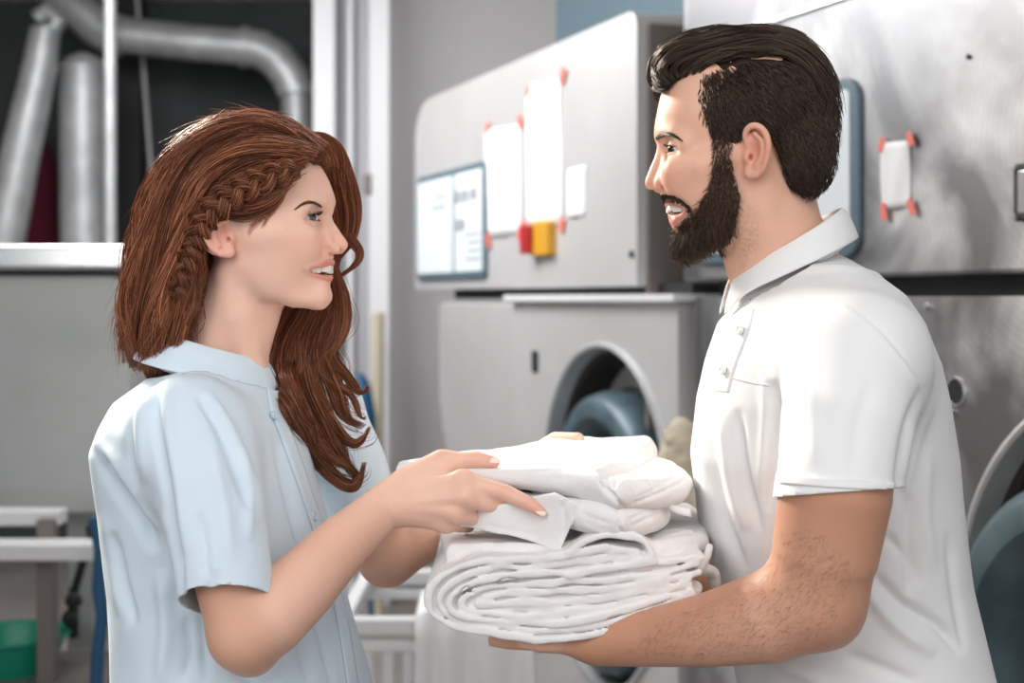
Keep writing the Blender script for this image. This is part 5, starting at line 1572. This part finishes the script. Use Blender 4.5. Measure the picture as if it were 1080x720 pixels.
c = blend(c, (0.53, 0.262, 0.165), .9 * np.clip(-arm / .02, 0, 1))  # shade on the arms put into a browner skin colour
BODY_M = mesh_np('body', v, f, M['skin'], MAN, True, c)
TREE_MB = bvh(v, f)
eo = HM.at(*LM['eye']); e = HM.wld(eo); e2 = HM.wld(eo * V3(-1, 1, 1)); gz = W(330, 230, 1.65)
for q in (e, e2): eyeball(MAN, HM, q, LM['eye_r'], gz + V3(0, -.35, 0) - q, (.05, .025, .012))
xg = [p[2] for p in LM['gap']]
arch = [HM.at(705.2, 219, 0), HM.at(707.6, 219, xg[1] - .003), HM.at(714.5, 219, xg[2] - .005), HM.at(721, 219, xg[3] - .006), HM.at(733, 219, xg[3] - .003)]
teeth_row(MAN, HM, arch, HM.at(714, 225)[2], HM.at(714, 214.6)[2], 12)
fill_holes(BODY_M)
rng = np.random.default_rng(5)
brow(MAN, TREE_MB, HM, [(691.5, 147.5), (697, 143.5), (704, 141.5), (711, 143), (718, 147.5)], 3.8, 330, 4.2, .1, (.018, .012, .01), (.05, .033, .026), rng)
lashes(MAN, HM, eo, LM['eye_r'], LM['eye_open'], -.010, .0145, 40, .0045, rng, (.01, .008, .007))
lashes(MAN, HM, eo, LM['eye_r'], LM['eye_open'], -.008, .013, 24, .0038, rng, (.012, .008, .007), False, .00011)
for (p0, p1, p2, p3) in MF[:2]:
    nail_on(MAN, p3 + V3(-.001, -.002, -.0062), p3 - p2, V3(0, -.4, -1), .012, .0095, M['man_nail'])

# ---- hair and beard
HAIR_M = empty('hair', (0, 0, 0)); HAIR_M.parent = MAN; HAIR_M.matrix_parent_inverse = parent_inv(MAN)
FACE_M = [(690, 106), (700, 88), (717, 83), (733, 79), (733, 90), (733, 108), (741, 127), (749, 146), (751, 170), (771, 170), (772, 150), (785, 137), (798, 133), (811, 143), (819, 158), (823, 181), (827, 192), (838, 201), (858, 205), (878, 212), (890, 216), (900, 340), (640, 340), (640, 106)]
fpm = np.array([HM.at(x, y, .05)[1:] for x, y in FACE_M])
def mhair_field(inset, cut=True):
    F = Field(); F.frame = HM.sym; A = HM.at
    F.ell(A(790, 122, 0), (.0835 - inset, .1055 - inset, .091 - inset), 0)
    F.ell(A(846, 165, .03), (.045 - inset, .040 - inset, .050 - inset), .02)
    F.tube([A(701, 82, .0), A(708, 62, 0), A(732, 52, 0), A(775, 48, 0)], [.013 - inset * .6, .019 - inset, .022 - inset, .020 - inset], .02)
    F.tube([A(703, 84, .030), A(711, 66, .030), A(735, 56, .032), A(775, 50, .032)], [.011 - inset * .6, .017 - inset, .021 - inset, .020 - inset], .02)
    F.tube([A(794, 61.5, .057), A(806, 60.5, .057), A(823, 61, .055)], .0012, .005, 's')
    if cut: F.add(lambda q: poly_sd(q[:, 1:], fpm), .005, 's')
    F.frame = None
    return F
lo = HM.O - V3(.17, .17, .12); hi = HM.O + V3(.17, .17, .2)
F = mhair_field(.005); F.add(lambda P: .0015 * vnoise(P, 90, 1), 0, 'd')
v, f = F.mesh(lo, hi, .0028); v, f = largest(v, f)
mesh_np('hair_base', v, f, M['hair'], HAIR_M, True, np.tile(V3(.018, .012, .0105), (len(v), 1)))
TREE_HM = bvh(*largest(*mhair_field(.002, False).mesh(lo, hi, .004)))
CA, CB = (.020, .0135, .0115), (.075, .051, .042)
def rand_in(poly, N, rng):
    p = np.asarray(poly, float); lo_, hi_ = p.min(0), p.max(0); out = []
    while len(out) < N:
        q = rng.uniform(lo_, hi_, (N, 2)); out += list(q[in_poly(q, p)])
    return np.array(out[:N])
def short_hairs(tree, pts, dirf, lnf, lift0, lift1, rng, wob=.25, bend=0.0):
    P = []
    for p in pts:
        h, n = cast(tree, p[0], p[1], lift0)
        if h is None: continue
        d2 = np.asarray(dirf(p), float); a = math.atan2(d2[1], d2[0]) + rng.normal(0, wob); L = lnf(p) * rng.uniform(.7, 1.2)
        Y = h[1]
        t = V3(math.cos(a), 0, -math.sin(a)); t = t - n * (t @ n); t /= np.linalg.norm(t) + 1e-9
        e_ = h + t * L + n * lift1 * rng.uniform(.4, 1.2)
        m_ = h + t * L * .5 + n * lift1 * .75
        P.append(spline([h, m_, e_], 7))
    return np.array(P)
def mirror(P, H):
    q = H.loc(P.reshape(-1, 3)); q[:, 0] *= -1; return H.wld(q).reshape(P.shape)
SIDE = [(738, 76), (764, 69), (796, 62), (823, 62), (845, 66), (870, 66), (884, 90), (889, 130), (888, 175), (880, 210), (860, 206), (838, 201), (827, 192), (823, 181), (818, 158), (811, 144), (798, 136), (786, 137), (774, 147), (772, 166), (754, 166), (752, 146), (745, 127), (736, 108)]
def side_dir(p):
    t = np.clip((p[0] - 745) / 140, 0, 1); return (.25 + .55 * (1 - abs(2 * t - 1)) - .35 * (t > .85), 1.0)
P_ = short_hairs(TREE_HM, rand_in(SIDE, 5200, rng), side_dir, lambda p: .016, -.002, .0035, rng, .22)
P2 = short_hairs(TREE_HM, rand_in([(735, 78), (752, 73), (758, 120), (752, 146), (742, 126), (734, 107)], 1000, rng), side_dir, lambda p: .013, -.003, .002, rng, .22)
P_ = np.concatenate([P_, P2])
Q = np.concatenate([P_, mirror(P_[::2], HM)])
strands('side_hair', Q, rng.uniform(.0003, .0005, len(Q)), M['hair'], HAIR_M, hair_cols(len(Q), CA, CB, rng))
TOPS = np.array([spline(r, 40) for r in (
    [(703, 94), (688, 92), (685, 72), (697, 52), (735, 36), (788, 27), (834, 31), (866, 51), (884, 84), (890, 120)],
    [(706, 90), (692, 82), (694, 66), (710, 52), (742, 42), (790, 34), (832, 38), (862, 58), (880, 90), (888, 126)],
    [(712, 86), (704, 74), (710, 62), (728, 54), (752, 50), (792, 43), (828, 46), (856, 62), (874, 90), (884, 122)],
    [(722, 82), (722, 72), (734, 64), (752, 58), (772, 55), (796, 51), (824, 53), (848, 66), (866, 90), (878, 118)],
    [(738, 77), (744, 69), (756, 64), (770, 61), (784, 58), (800, 57), (820, 58), (842, 69), (858, 88), (868, 110)])])
P_ = []
for i in range(2600):
    u = rng.random() * (len(TOPS) - 1); a = int(u); t = u - a
    g = TOPS[a] * (1 - t) + TOPS[min(a + 1, len(TOPS) - 1)] * t
    cl = round(u * 6) / 6
    s = np.linspace(0, 1, 40); T = np.gradient(g, axis=0); nr = np.stack([-T[:, 1], T[:, 0]], 1); nr /= np.linalg.norm(nr, axis=1, keepdims=True) + 1e-9
    g = g + nr * (1.6 * np.sin(s * 16 + cl * 11) + rng.normal(0, .9))[:, None]
    i0 = int(rng.uniform(0, 1) ** 1.6 * 24); L = int(rng.uniform(10, 18))
    g = spline(g[i0:i0 + L], 14)
    P_.append(on_hair(TREE_HM, HM, g, rng.uniform(.000, .005) + .003 * math.sin(cl * 23)))
P_ = np.array(P_)
for _ in range(2): P_[:, 1:-1] = .5 * P_[:, 1:-1] + .25 * (P_[:, :-2] + P_[:, 2:])
Q = np.concatenate([P_, mirror(P_[::2], HM)])
strands('top_hair', Q, rng.uniform(.00032, .00055, len(Q)), M['hair'], HAIR_M, hair_cols(len(Q), CA, (.085, .058, .047), rng))
def beard_dir(p):
    t = np.clip((p[1] - 150) / 110, 0, 1); fx = np.clip((770 - p[0]) / 60, 0, 1)
    return (-.12 - .45 * t * fx, 1.0)
def beard_len(p): return .006 + .012 * np.clip((p[1] - 185) / 70, 0, 1) 
P_ = short_hairs(TREE_MB, rand_in(BEARD, 3600, rng), beard_dir, beard_len, -.0005, .0036, rng, .38)
low = rand_in([(707, 246), (735, 236), (776, 228), (768, 252), (757, 262), (722, 272), (709, 262)], 1800, rng)
P2 = short_hairs(TREE_MB, low, beard_dir, lambda p: .018, .0, .006, rng, .3)
Q = np.concatenate([P_, P2]); Q = np.concatenate([Q, mirror(Q, HM)])
strands('beard', Q, rng.uniform(.00018, .00033, len(Q)), M['hair'], MAN, hair_cols(len(Q), (.017, .011, .009), (.11, .066, .046), rng, 2.2))
P_ = short_hairs(TREE_MB, rand_in(STACHE, 560, rng), lambda p: (.7 + .8 * np.clip((p[0] - 700) / 20, 0, 1), .8), lambda p: .0048, -.0003, .0016, rng, .25)
Q = np.concatenate([P_, mirror(P_, HM)])
strands('moustache', Q, rng.uniform(.00022, .00036, len(Q)), M['hair'], MAN, hair_cols(len(Q), (.014, .009, .007), (.07, .04, .028), rng, 2))
ARMH = [(821, 560), (870, 560), (905, 600), (880, 660), (830, 690), (750, 694), (660, 688), (700, 652), (755, 626), (806, 604)]
P_ = short_hairs(TREE_MB, rand_in(ARMH, 1300, rng), lambda p: (-.8, .65), lambda p: .0065, -.0003, .0014, rng, .45)
strands('arm_hair', P_, np.full(len(P_), .000055), M['hair'], MAN, hair_cols(len(P_), (.09, .05, .035), (.2, .11, .07), rng))

# ---- polo shirt
M['white_cotton'] = mat('white pique cotton', (0.79, 0.79, 0.80), 0.85)
add_bump(M['white_cotton'], 1000, .12, .0006, 1); add_bump(M['white_cotton'], 40, .14, .004, 4, (1, 1, .5))
M['white_button'] = mat('clear button', (.8, .8, .8), .15)
FP = Field()
FP.add(loft_fn(TM, ROWS_M, 0.0), 0)
FP.tube([W(853, 318, 1.62), W(885, 352, 1.52), W(902, 378, 1.465)], [.046, .056, .064], .05)
FP.tube([W(853, 318, 1.62), W(852, 340, 1.71), shm_f], [.046, .056, .060], .05)
SLM = [W(904, 382, 1.455), W(894, 450, 1.41), W(882, 525, 1.385), W(877, 556, 1.38)]
FP.tube(SLM, [.065, .0645, .0605, .059], .028)
FP.tube([shm_f, W(842, 470, 1.845), W(838, 540, 1.85)], [.06, .06, .057], .03)
FP.add(lambda P: .003 * vnoise(P * V3(1, 1, .5), 10, 12) + .0015 * vnoise(P * V3(1, 1, .6), 25, 14), 0, 'd')
v, f = FP.mesh((-0.02, 1.26, 0.86), (0.66, 1.98, 1.6), .0034)
v, f = largest(v, f); v = relax(v, f, 2, .4)
FOLDS_M = [
    ([(975, 405), (958, 450), (950, 500), (950, 540)], 5, -.006, 0), ([(985, 410), (968, 460), (952, 520)], 6, .004, 0),
    ([(815, 400), (822, 440), (816, 490), (812, 540)], 5, -.008, 0), ([(806, 390), (808, 440), (802, 520)], 6, .004, 0),
    ([(748, 440), (754, 500), (768, 560), (786, 600)], 5, -.008, 0), ([(762, 430), (770, 500), (786, 560)], 6, .007, 0), ([(778, 430), (786, 500), (802, 560)], 5, -.006, 0),
    ([(738, 430), (742, 500), (752, 570)], 5, .005, 0),
    ([(915, 600), (950, 636), (990, 660), (1015, 690)], 6, -.009, 0), ([(905, 610), (940, 655), (985, 690)], 7, .006, 0), ([(930, 560), (955, 590), (960, 630)], 5, -.006, 0),
    ([(890, 690), (930, 705), (970, 722)], 7, -.006, 0), ([(980, 470), (975, 540), (985, 600)], 7, .004, 0), ([(960, 520), (958, 570), (970, 620)], 6, -.005, 0),
    ([(1000, 560), (1006, 620), (1018, 690)], 5, -.004, 0), ([(820, 700), (850, 712), (880, 730)], 6, .004, 0),
    ([(850, 400), (858, 440), (862, 490)], 8, .003, 0), ([(920, 400), (905, 450), (900, 500)], 8, -.003, 0),
    ([(886, 320), (920, 345), (955, 385), (978, 420)], 2.2, .0022, 0), ([(890, 318), (924, 343), (959, 383), (982, 418)], 2.0, -.0022, 0),
    ([(822, 330), (820, 370), (822, 420)], 2.2, -.0028, 0),
]
n = vnormals(v, f)
for pts, w_, d_, sd in FOLDS_M: v = stroke(v, n, spline(pts, 16), w_, d_, sd)
# sleeve rib: a slightly thicker band above the hem
q = project(v); hem = (q[:, 1] > 499 + (q[:, 0] - 818) * .08) & (q[:, 0] > 800) & (q[:, 0] < 962) & (loft_fn(TM, ROWS_M)(v) > .012) & (v[:, 1] < 1.6)
v = v + n * (.0016 * hem)[:, None]
v = relax(v, f, 1, .3)
nk = W(838, 282, 1.62)
me = cut_open(v, f, [
    (W(882, 519, 1.34), V3(.07, -.16, -1), W(880, 545, 1.385), .13, lambda c: (loft_fn(TM, ROWS_M)(c) > .016) & (d_tube(c, SLM, [.065, .0645, .0605, .059]) < .014)),
    (W(838, 520, 1.85), V3(0, 0, -1), W(838, 550, 1.85), .1, lambda c: loft_fn(TM, ROWS_M)(c) > .014),
    (nk, V3(-.52, 0, .86), nk + V3(-.01, 0, .045), .105),
    (V3(0, 0, .888), V3(0, 0, -1), V3(.35, 1.62, .85), .5)])
SHIRT_M = cloth_obj('polo_shirt', me, M['white_cotton'], MAN, .002)
TREE_SM = BVHTree.FromPolygons([q.co[:] for q in me.vertices], [tuple(p.vertices) for p in me.polygons])
cc = TM.at(831, 222, 0)
collar('collar', TM, V3(0, cc[1], cc[2]), .060, .064, .072, .040, .031, .014, 13, .017, M['white_cotton'], SHIRT_M, .0028)
surf_strip('placket', TREE_SM, ([(776, 322), (767, 350), (754, 385), (747, 412)], [(796, 326), (790, 350), (777, 385), (769, 414)]), M['white_cotton'], SHIRT_M, .0001, .0009, 6, 40)
button_on(TREE_SM, 783, 349, .0055, M['white_button'], SHIRT_M, .0035)
button_on(TREE_SM, 765, 391, .0055, M['white_button'], SHIRT_M, .0035)
surf_strip('cuff', TREE_SM, ([(824, 500.5), (850, 503), (885, 506), (920, 508.5), (943, 510)], [(823, 509.5), (850, 512), (884, 514.5), (918, 516), (941, 517)]), M['white_cotton'], SHIRT_M, .0010, .0014, 6, 60)
surf_strip('pocket_edge', TREE_SM, ([(771, 396), (790, 401), (812, 405)], [(770.5, 399), (790, 404), (812, 408)]), M['white_cotton'], SHIRT_M, .0001, .0006, 3, 30)
legs(MAN, TM, .90, .09, .105, M['navy'], M['black'], -1)
# ------------------------------------------------------------------ folded linen passed between the two
M['linen'] = mat('white cotton linen', (0.80, 0.785, 0.79), 0.9)
b_ = nodes(M['linen'])[2]; b_.inputs['Sheen Weight'].default_value = .1
add_bump(M['linen'], 1100, .12, .0005, 1); add_bump(M['linen'], 60, .45, .004, 5)
def Zp(px, py, z):
    d = ray(px, py); t = (z - CAM_Z) / d[2]; return (CAM + d * t)
def XYp(px, Y): return ((px - 540) / F_PX * Y, Y)
def slab_fn(poly, zc, h, r):
    """poly in plan; zc(P), h(P): centre height and half thickness; r: rounding"""
    poly = np.asarray(poly, float)
    def fn(P):
        dxy = poly_sd(P[:, :2], poly); hh = h(P); dz = np.abs(P[:, 2] - zc(P)) - hh
        rr = np.minimum(r, hh * .98)
        a, b = dxy + rr, dz + rr
        return np.minimum(np.maximum(a, b), 0) + np.sqrt(np.maximum(a, 0) ** 2 + np.maximum(b, 0) ** 2) - rr
    return fn
def zat(py, Y): return CAM_Z - (py - HORIZON) / F_PX * Y

# ---- top garment
LA = Field()
lin = lambda x0, a, x1, b: (lambda P: np.interp(P[:, 0], [x0, x1], [a, b]))
xl, xr = XYp(470, 1.55)[0], XYp(640, 1.475)[0]
hA = lin(xl, .0055, xr, .0175)
topA = lin(xl, 1.3145, xr, 1.3225)
wv = lambda P: .0022 * vnoise(P * V3(1, 1, .2), 16, 3)
pA1 = [XYp(418, 1.575), XYp(470, 1.553), XYp(540, 1.528), XYp(600, 1.502), XYp(636, 1.482), XYp(655, 1.55), XYp(676, 1.66), XYp(694, 1.79), XYp(690, 1.86), XYp(600, 1.83), XYp(520, 1.77), XYp(452, 1.68), XYp(420, 1.62)]
LA.add(slab_fn(pA1, lambda P: topA(P) - hA(P) + wv(P), hA, .03), 0)
pA2 = [XYp(560, 1.545), XYp(610, 1.51), XYp(652, 1.467), XYp(690, 1.495), XYp(724, 1.55), XYp(731, 1.60), XYp(716, 1.72), XYp(690, 1.79), XYp(560, 1.78)]
zA2 = lin(XYp(600, 1.5)[0], 1.297, XYp(725, 1.56)[0], 1.2895)
LA.add(slab_fn(pA2, lambda P: zA2(P) + wv(P), lambda P: np.full(len(P), .0165), .03), .004)
LA.add(lambda P: .0009 * vnoise(P, 48, 5) + .0012 * vnoise(P * V3(1, .4, 1), 30, 8), 0, 'd')
v, f = LA.mesh((-.2, 1.4, 1.2), (.28, 1.95, 1.4), .0019); v, f = largest(v, f)
n = vnormals(v, f)
for pts, w_, d_ in (
    ([(628, 493), (636, 500), (634, 507), (640, 516), (652, 530), (664, 541)], 2.6, -.005), ([(690, 466), (668, 487), (652, 503), (646, 513), (653, 524)], 2.6, -.0045),
    ([(637, 505), (644, 508), (648, 516)], 2.0, -.003), ([(500, 497), (560, 494.5), (628, 492)], 2.0, .0016), ([(662, 534), (690, 522), (716, 510), (726, 503)], 2.0, -.0022), ([(665, 527), (692, 515), (720, 497)], 2.2, -.0014),
    ([(600, 466), (650, 470), (680, 463)], 3, -.0012), ([(560, 478), (610, 484), (650, 482)], 4, .0015), ([(530, 486), (580, 480), (620, 474)], 3.5, -.0012),
    ([(664, 505), (670, 522), (668, 538)], 2.0, -.0012), ([(680, 500), (688, 512), (688, 528)], 2.0, -.0012), ([(696, 496), (704, 506), (704, 520)], 2.0, -.0010),
    ([(690, 488), (712, 494), (724, 505)], 1.8, .0016)):
    v = stroke(v, n, spline(pts, 14), w_, d_)
o = mesh_np('folded_garment', v, f, M['linen'])
tag(o, 'folded white garment on top of the linen pile, under the woman’s thumb', 'linen', 'folded white linen')

# ---- second garment
LC = Field()
pC = [XYp(470, 1.57), XYp(540, 1.535), XYp(588, 1.505), XYp(630, 1.476), XYp(656, 1.47), XYp(690, 1.50), XYp(708, 1.56), XYp(700, 1.66), XYp(650, 1.74), XYp(500, 1.72)]
zC = lin(XYp(480, 1.55)[0], 1.283, XYp(700, 1.5)[0], 1.2625)
hC = lin(XYp(480, 1.55)[0], .009, XYp(620, 1.48)[0], .018)
LC.add(slab_fn(pC, lambda P: zC(P) + wv(P + .3), hC, .03), 0)
# loose front panel hanging below the fold
fl = np.array([(x, zat(y, 1.5)) for x, y in [((X - 540) / F_PX * 1.5, Y) for X, Y in [(462, 541), (530, 533), (585, 520), (612, 530), (600, 560), (590, 583), (566, 574), (535, 566), (490, 561), (455, 562)]]])
def panel(P):
    yc = 1.515 - .30 * (P[:, 0] - .0) + .004 * np.sin(P[:, 0] * 90)
    d2 = poly_sd(P[:, [0, 2]], fl); a = d2 + .002; b = np.abs(P[:, 1] - yc) * .95 - .0035 + .002
    return np.minimum(np.maximum(a, b), 0) + np.sqrt(np.maximum(a, 0) ** 2 + np.maximum(b, 0) ** 2) - .002
LC.add(panel, .004)
LC.add(lambda P: .001 * vnoise(P, 45, 15) + .0012 * vnoise(P * V3(1, .4, 1), 28, 18), 0, 'd')
v, f = LC.mesh((-.2, 1.4, 1.18), (.28, 1.9, 1.36), .0019); v, f = largest(v, f)
n = vnormals(v, f)
for pts, w_, d_ in (
    ([(600, 524), (594, 534), (595, 550), (592, 572)], 2.0, -.003), ([(606, 524), (602, 540), (604, 556)], 3, .002), ([(650, 535), (654, 545), (652, 556), (658, 565)], 2.4, -.0045),
    ([(664, 556), (684, 546), (704, 536)], 2.2, -.0018), ([(662, 549), (680, 540), (696, 534)], 2, -.0014), ([(612, 552), (632, 560), (650, 563)], 2.2, .0015), ([(610, 540), (630, 548), (646, 552)], 2.5, -.0012),
    ([(470, 552), (520, 556), (570, 566)], 3, -.001)):
    v = stroke(v, n, spline(pts, 14), w_, d_)
o = mesh_np('folded_garment', v, f, M['linen'])
tag(o, 'second folded white garment of the pile, with a loose tie at its right end', 'linen', 'folded white linen')
st = MB(); pts = [W(694, 529, 1.545), W(704, 533, 1.535), W(714, 538, 1.53), W(728, 541, 1.53)]; vs = []
for p, w_ in zip(spline(pts, 12), np.linspace(.006, .0085, 12)): vs += [p + V3(0, .002, w_ / 2), p + V3(.001, -.001, -w_ / 2)]
st.add(vs, [(2 * i, 2 * i + 1, 2 * i + 3, 2 * i + 2) for i in range(11)])
s_ = st.build('tie', M['linen'], o, 0, True); q = s_.modifiers.new('t', 'SOLIDIFY'); q.thickness = .0016

# ---- big folded sheet at the bottom, layer over layer
YD0, YD1 = 1.478, 1.84
LD = Field()
def layer(pts, r, y0=YD0, y1=YD1, seed=0, wob=.0028, ragged=.0022):
    g = spline([((x - 540) / F_PX * YD0, zat(y, YD0)) for x, y in pts], max(24, 5 * len(pts)))
    pl = Poly2(g)
    def fn(P):
        Q = P[:, [0, 2]].copy()
        Q[:, 1] += wob * vnoise(np.stack([P[:, 0] * 1.3, P[:, 1] * .55, np.full(len(P), seed * 3.1)], 1), 24, seed) + .0011 * vnoise(np.stack([P[:, 0], P[:, 1] * .3, P[:, 2] * 0 + seed], 1), 62, seed + 40)
        Q[:, 0] += .0012 * vnoise(np.stack([P[:, 2], P[:, 1] * .5, P[:, 0] * 0 + seed], 1), 40, seed + 9)
        d, t = pl(Q); d = d - r * (1 + .18 * np.sin(t * 21 + seed))
        e = ragged * vnoise(np.stack([P[:, 0], P[:, 2], P[:, 0] * 0], 1), 18, seed + 20)
        dy = np.maximum((y0 + e) - P[:, 1], P[:, 1] - y1)
        a, b = d + .002, dy + .002
        return np.minimum(np.maximum(a, b), 0) + np.sqrt(np.maximum(a, 0) ** 2 + np.maximum(b, 0) ** 2) - .002
    LD.add(fn, .0014)
PXM = YD0 / F_PX
LAY = [
    ([(640, 578), (600, 584), (540, 590), (498, 595), (471, 604), (456, 617), (452, 632), (455, 645), (464, 653), (482, 661), (512, 667), (560, 672), (600, 673), (640, 667), (700, 649), (732, 632)], 4.3, 0),
    ([(660, 588), (600, 594), (560, 597), (520, 600), (490, 608), (471, 619), (463, 632), (468, 645), (482, 653), (512, 659), (560, 664), (600, 665), (650, 656), (700, 640), (730, 625)], 4.1, .004),
    ([(690, 592), (640, 601), (600, 604), (560, 605), (530, 607), (502, 613), (481, 623), (473, 635), (479, 646), (502, 652), (545, 656), (600, 657), (655, 645), (712, 626)], 4.0, -.002),
    ([(736, 596), (700, 604), (640, 612), (580, 614), (545, 615), (515, 620), (494, 627), (486, 636), (495, 645), (525, 648), (572, 649), (622, 645), (680, 630), (728, 612)], 4.2, .006),
    ([(738, 604), (690, 614), (640, 622), (590, 625), (545, 625), (512, 630)], 4.6, .010),
    ([(728, 616), (680, 622), (640, 632), (590, 636), (540, 636), (505, 638)], 4.8, .012),
    ([(700, 632), (640, 645), (580, 644), (520, 643)], 4.6, .016),
    ([(600, 580), (622, 570), (648, 566), (674, 569), (684, 577), (685, 587), (668, 596), (630, 603), (600, 605)], 4.0, -.004),
    ([(610, 590), (640, 580), (666, 581), (672, 586), (650, 594)], 4.4, .006),
    ([(650, 600), (690, 596), (720, 592), (742, 590)], 4.0, .008),
]
for k, (pts, r, dy) in enumerate(LAY): layer(pts, r * .92 * PXM, YD0 + dy * .3, YD1 - .004 * k, k)
# filling between the folds, and the flared corner at the right
core = [((x - 540) / F_PX * YD0, zat(y, YD0)) for x, y in LAY[0][0] + [(728, 606), (690, 584)]]
def core_fn(P):
    d = poly_sd(P[:, [0, 2]], core); return np.maximum(d, np.maximum(YD0 + .0085 - P[:, 1], P[:, 1] - YD1 + .02))
LD.add(core_fn, .004)
LD.add(slab_fn([XYp(560, 1.50), XYp(640, 1.49), XYp(700, 1.50), XYp(748, 1.56), XYp(752, 1.66), XYp(730, 1.80), XYp(500, 1.84), XYp(462, 1.70), XYp(470, 1.52)], lin(-.06, 1.226, .2, 1.232), lambda P: np.full(len(P), .012), .02), .006)
cor = [W(660, 588, 1.53), W(690, 574, 1.54), W(722, 563, 1.55)]
LD.tube([W(655, 592, 1.56), W(690, 578, 1.56), W(716, 570, 1.565)], [.016, .014, .010], .012)
fl2 = np.array([((x - 540) / F_PX * 1.55, zat(y, 1.55)) for x, y in [(668, 580), (690, 568), (708, 562), (731, 560), (729, 572), (724, 592), (716, 602), (680, 600)]])
def flap(P):
    yc = 1.55 + .25 * (P[:, 0] - .17) + .005 * np.sin(P[:, 0] * 140); d2 = poly_sd(P[:, [0, 2]], fl2); a = d2 + .002; b = np.abs(P[:, 1] - yc) - .0045 + .002
    return np.minimum(np.maximum(a, b), 0) + np.sqrt(np.maximum(a, 0) ** 2 + np.maximum(b, 0) ** 2) - .002
LD.add(flap, .004)
for pts, r in (([(716, 612, 1.50), (732, 604, 1.515), (744, 590, 1.53), (748, 577, 1.54)], .0042), ([(712, 620, 1.495), (728, 614, 1.50), (736, 618, 1.50), (734, 625, 1.498), (724, 627, 1.49)], .0038), ([(706, 628, 1.49), (722, 622, 1.49), (732, 628, 1.495)], .0042), ([(722, 606, 1.52), (740, 600, 1.53), (752, 604, 1.54), (754, 614, 1.545)], .0065), ([(700, 600, 1.5), (716, 596, 1.51), (726, 600, 1.515), (738, 590, 1.53)], .004)):
    LD.tube(spline([W(*p) for p in pts], 14), r, .004)
LD.add(lambda P: .0009 * vnoise(P, 60, 25) + .0006 * vnoise(P * V3(.4, 1, 1), 170, 26), 0, 'd')
v, f = LD.mesh((-.14, 1.43, 1.1), (.28, 1.9, 1.30), .0017); v, f = largest(v, f)
n = vnormals(v, f)
for pts, w_, d_ in (([(486, 627), (492, 620), (500, 628)], 2.2, -.004), ([(524, 615), (536, 611), (548, 612)], 2.0, -.003), ([(470, 562), (530, 572), (580, 580)], 5, .002), ([(480, 575), (540, 580), (600, 584)], 4, -.0016)):
    v = stroke(v, n, spline(pts, 12), w_, d_)
o = mesh_np('folded_sheet', v, f, M['linen'])
tag(o, 'thick folded white sheet at the bottom of the pile, lying on the man’s forearm', 'linen', 'folded white linen')
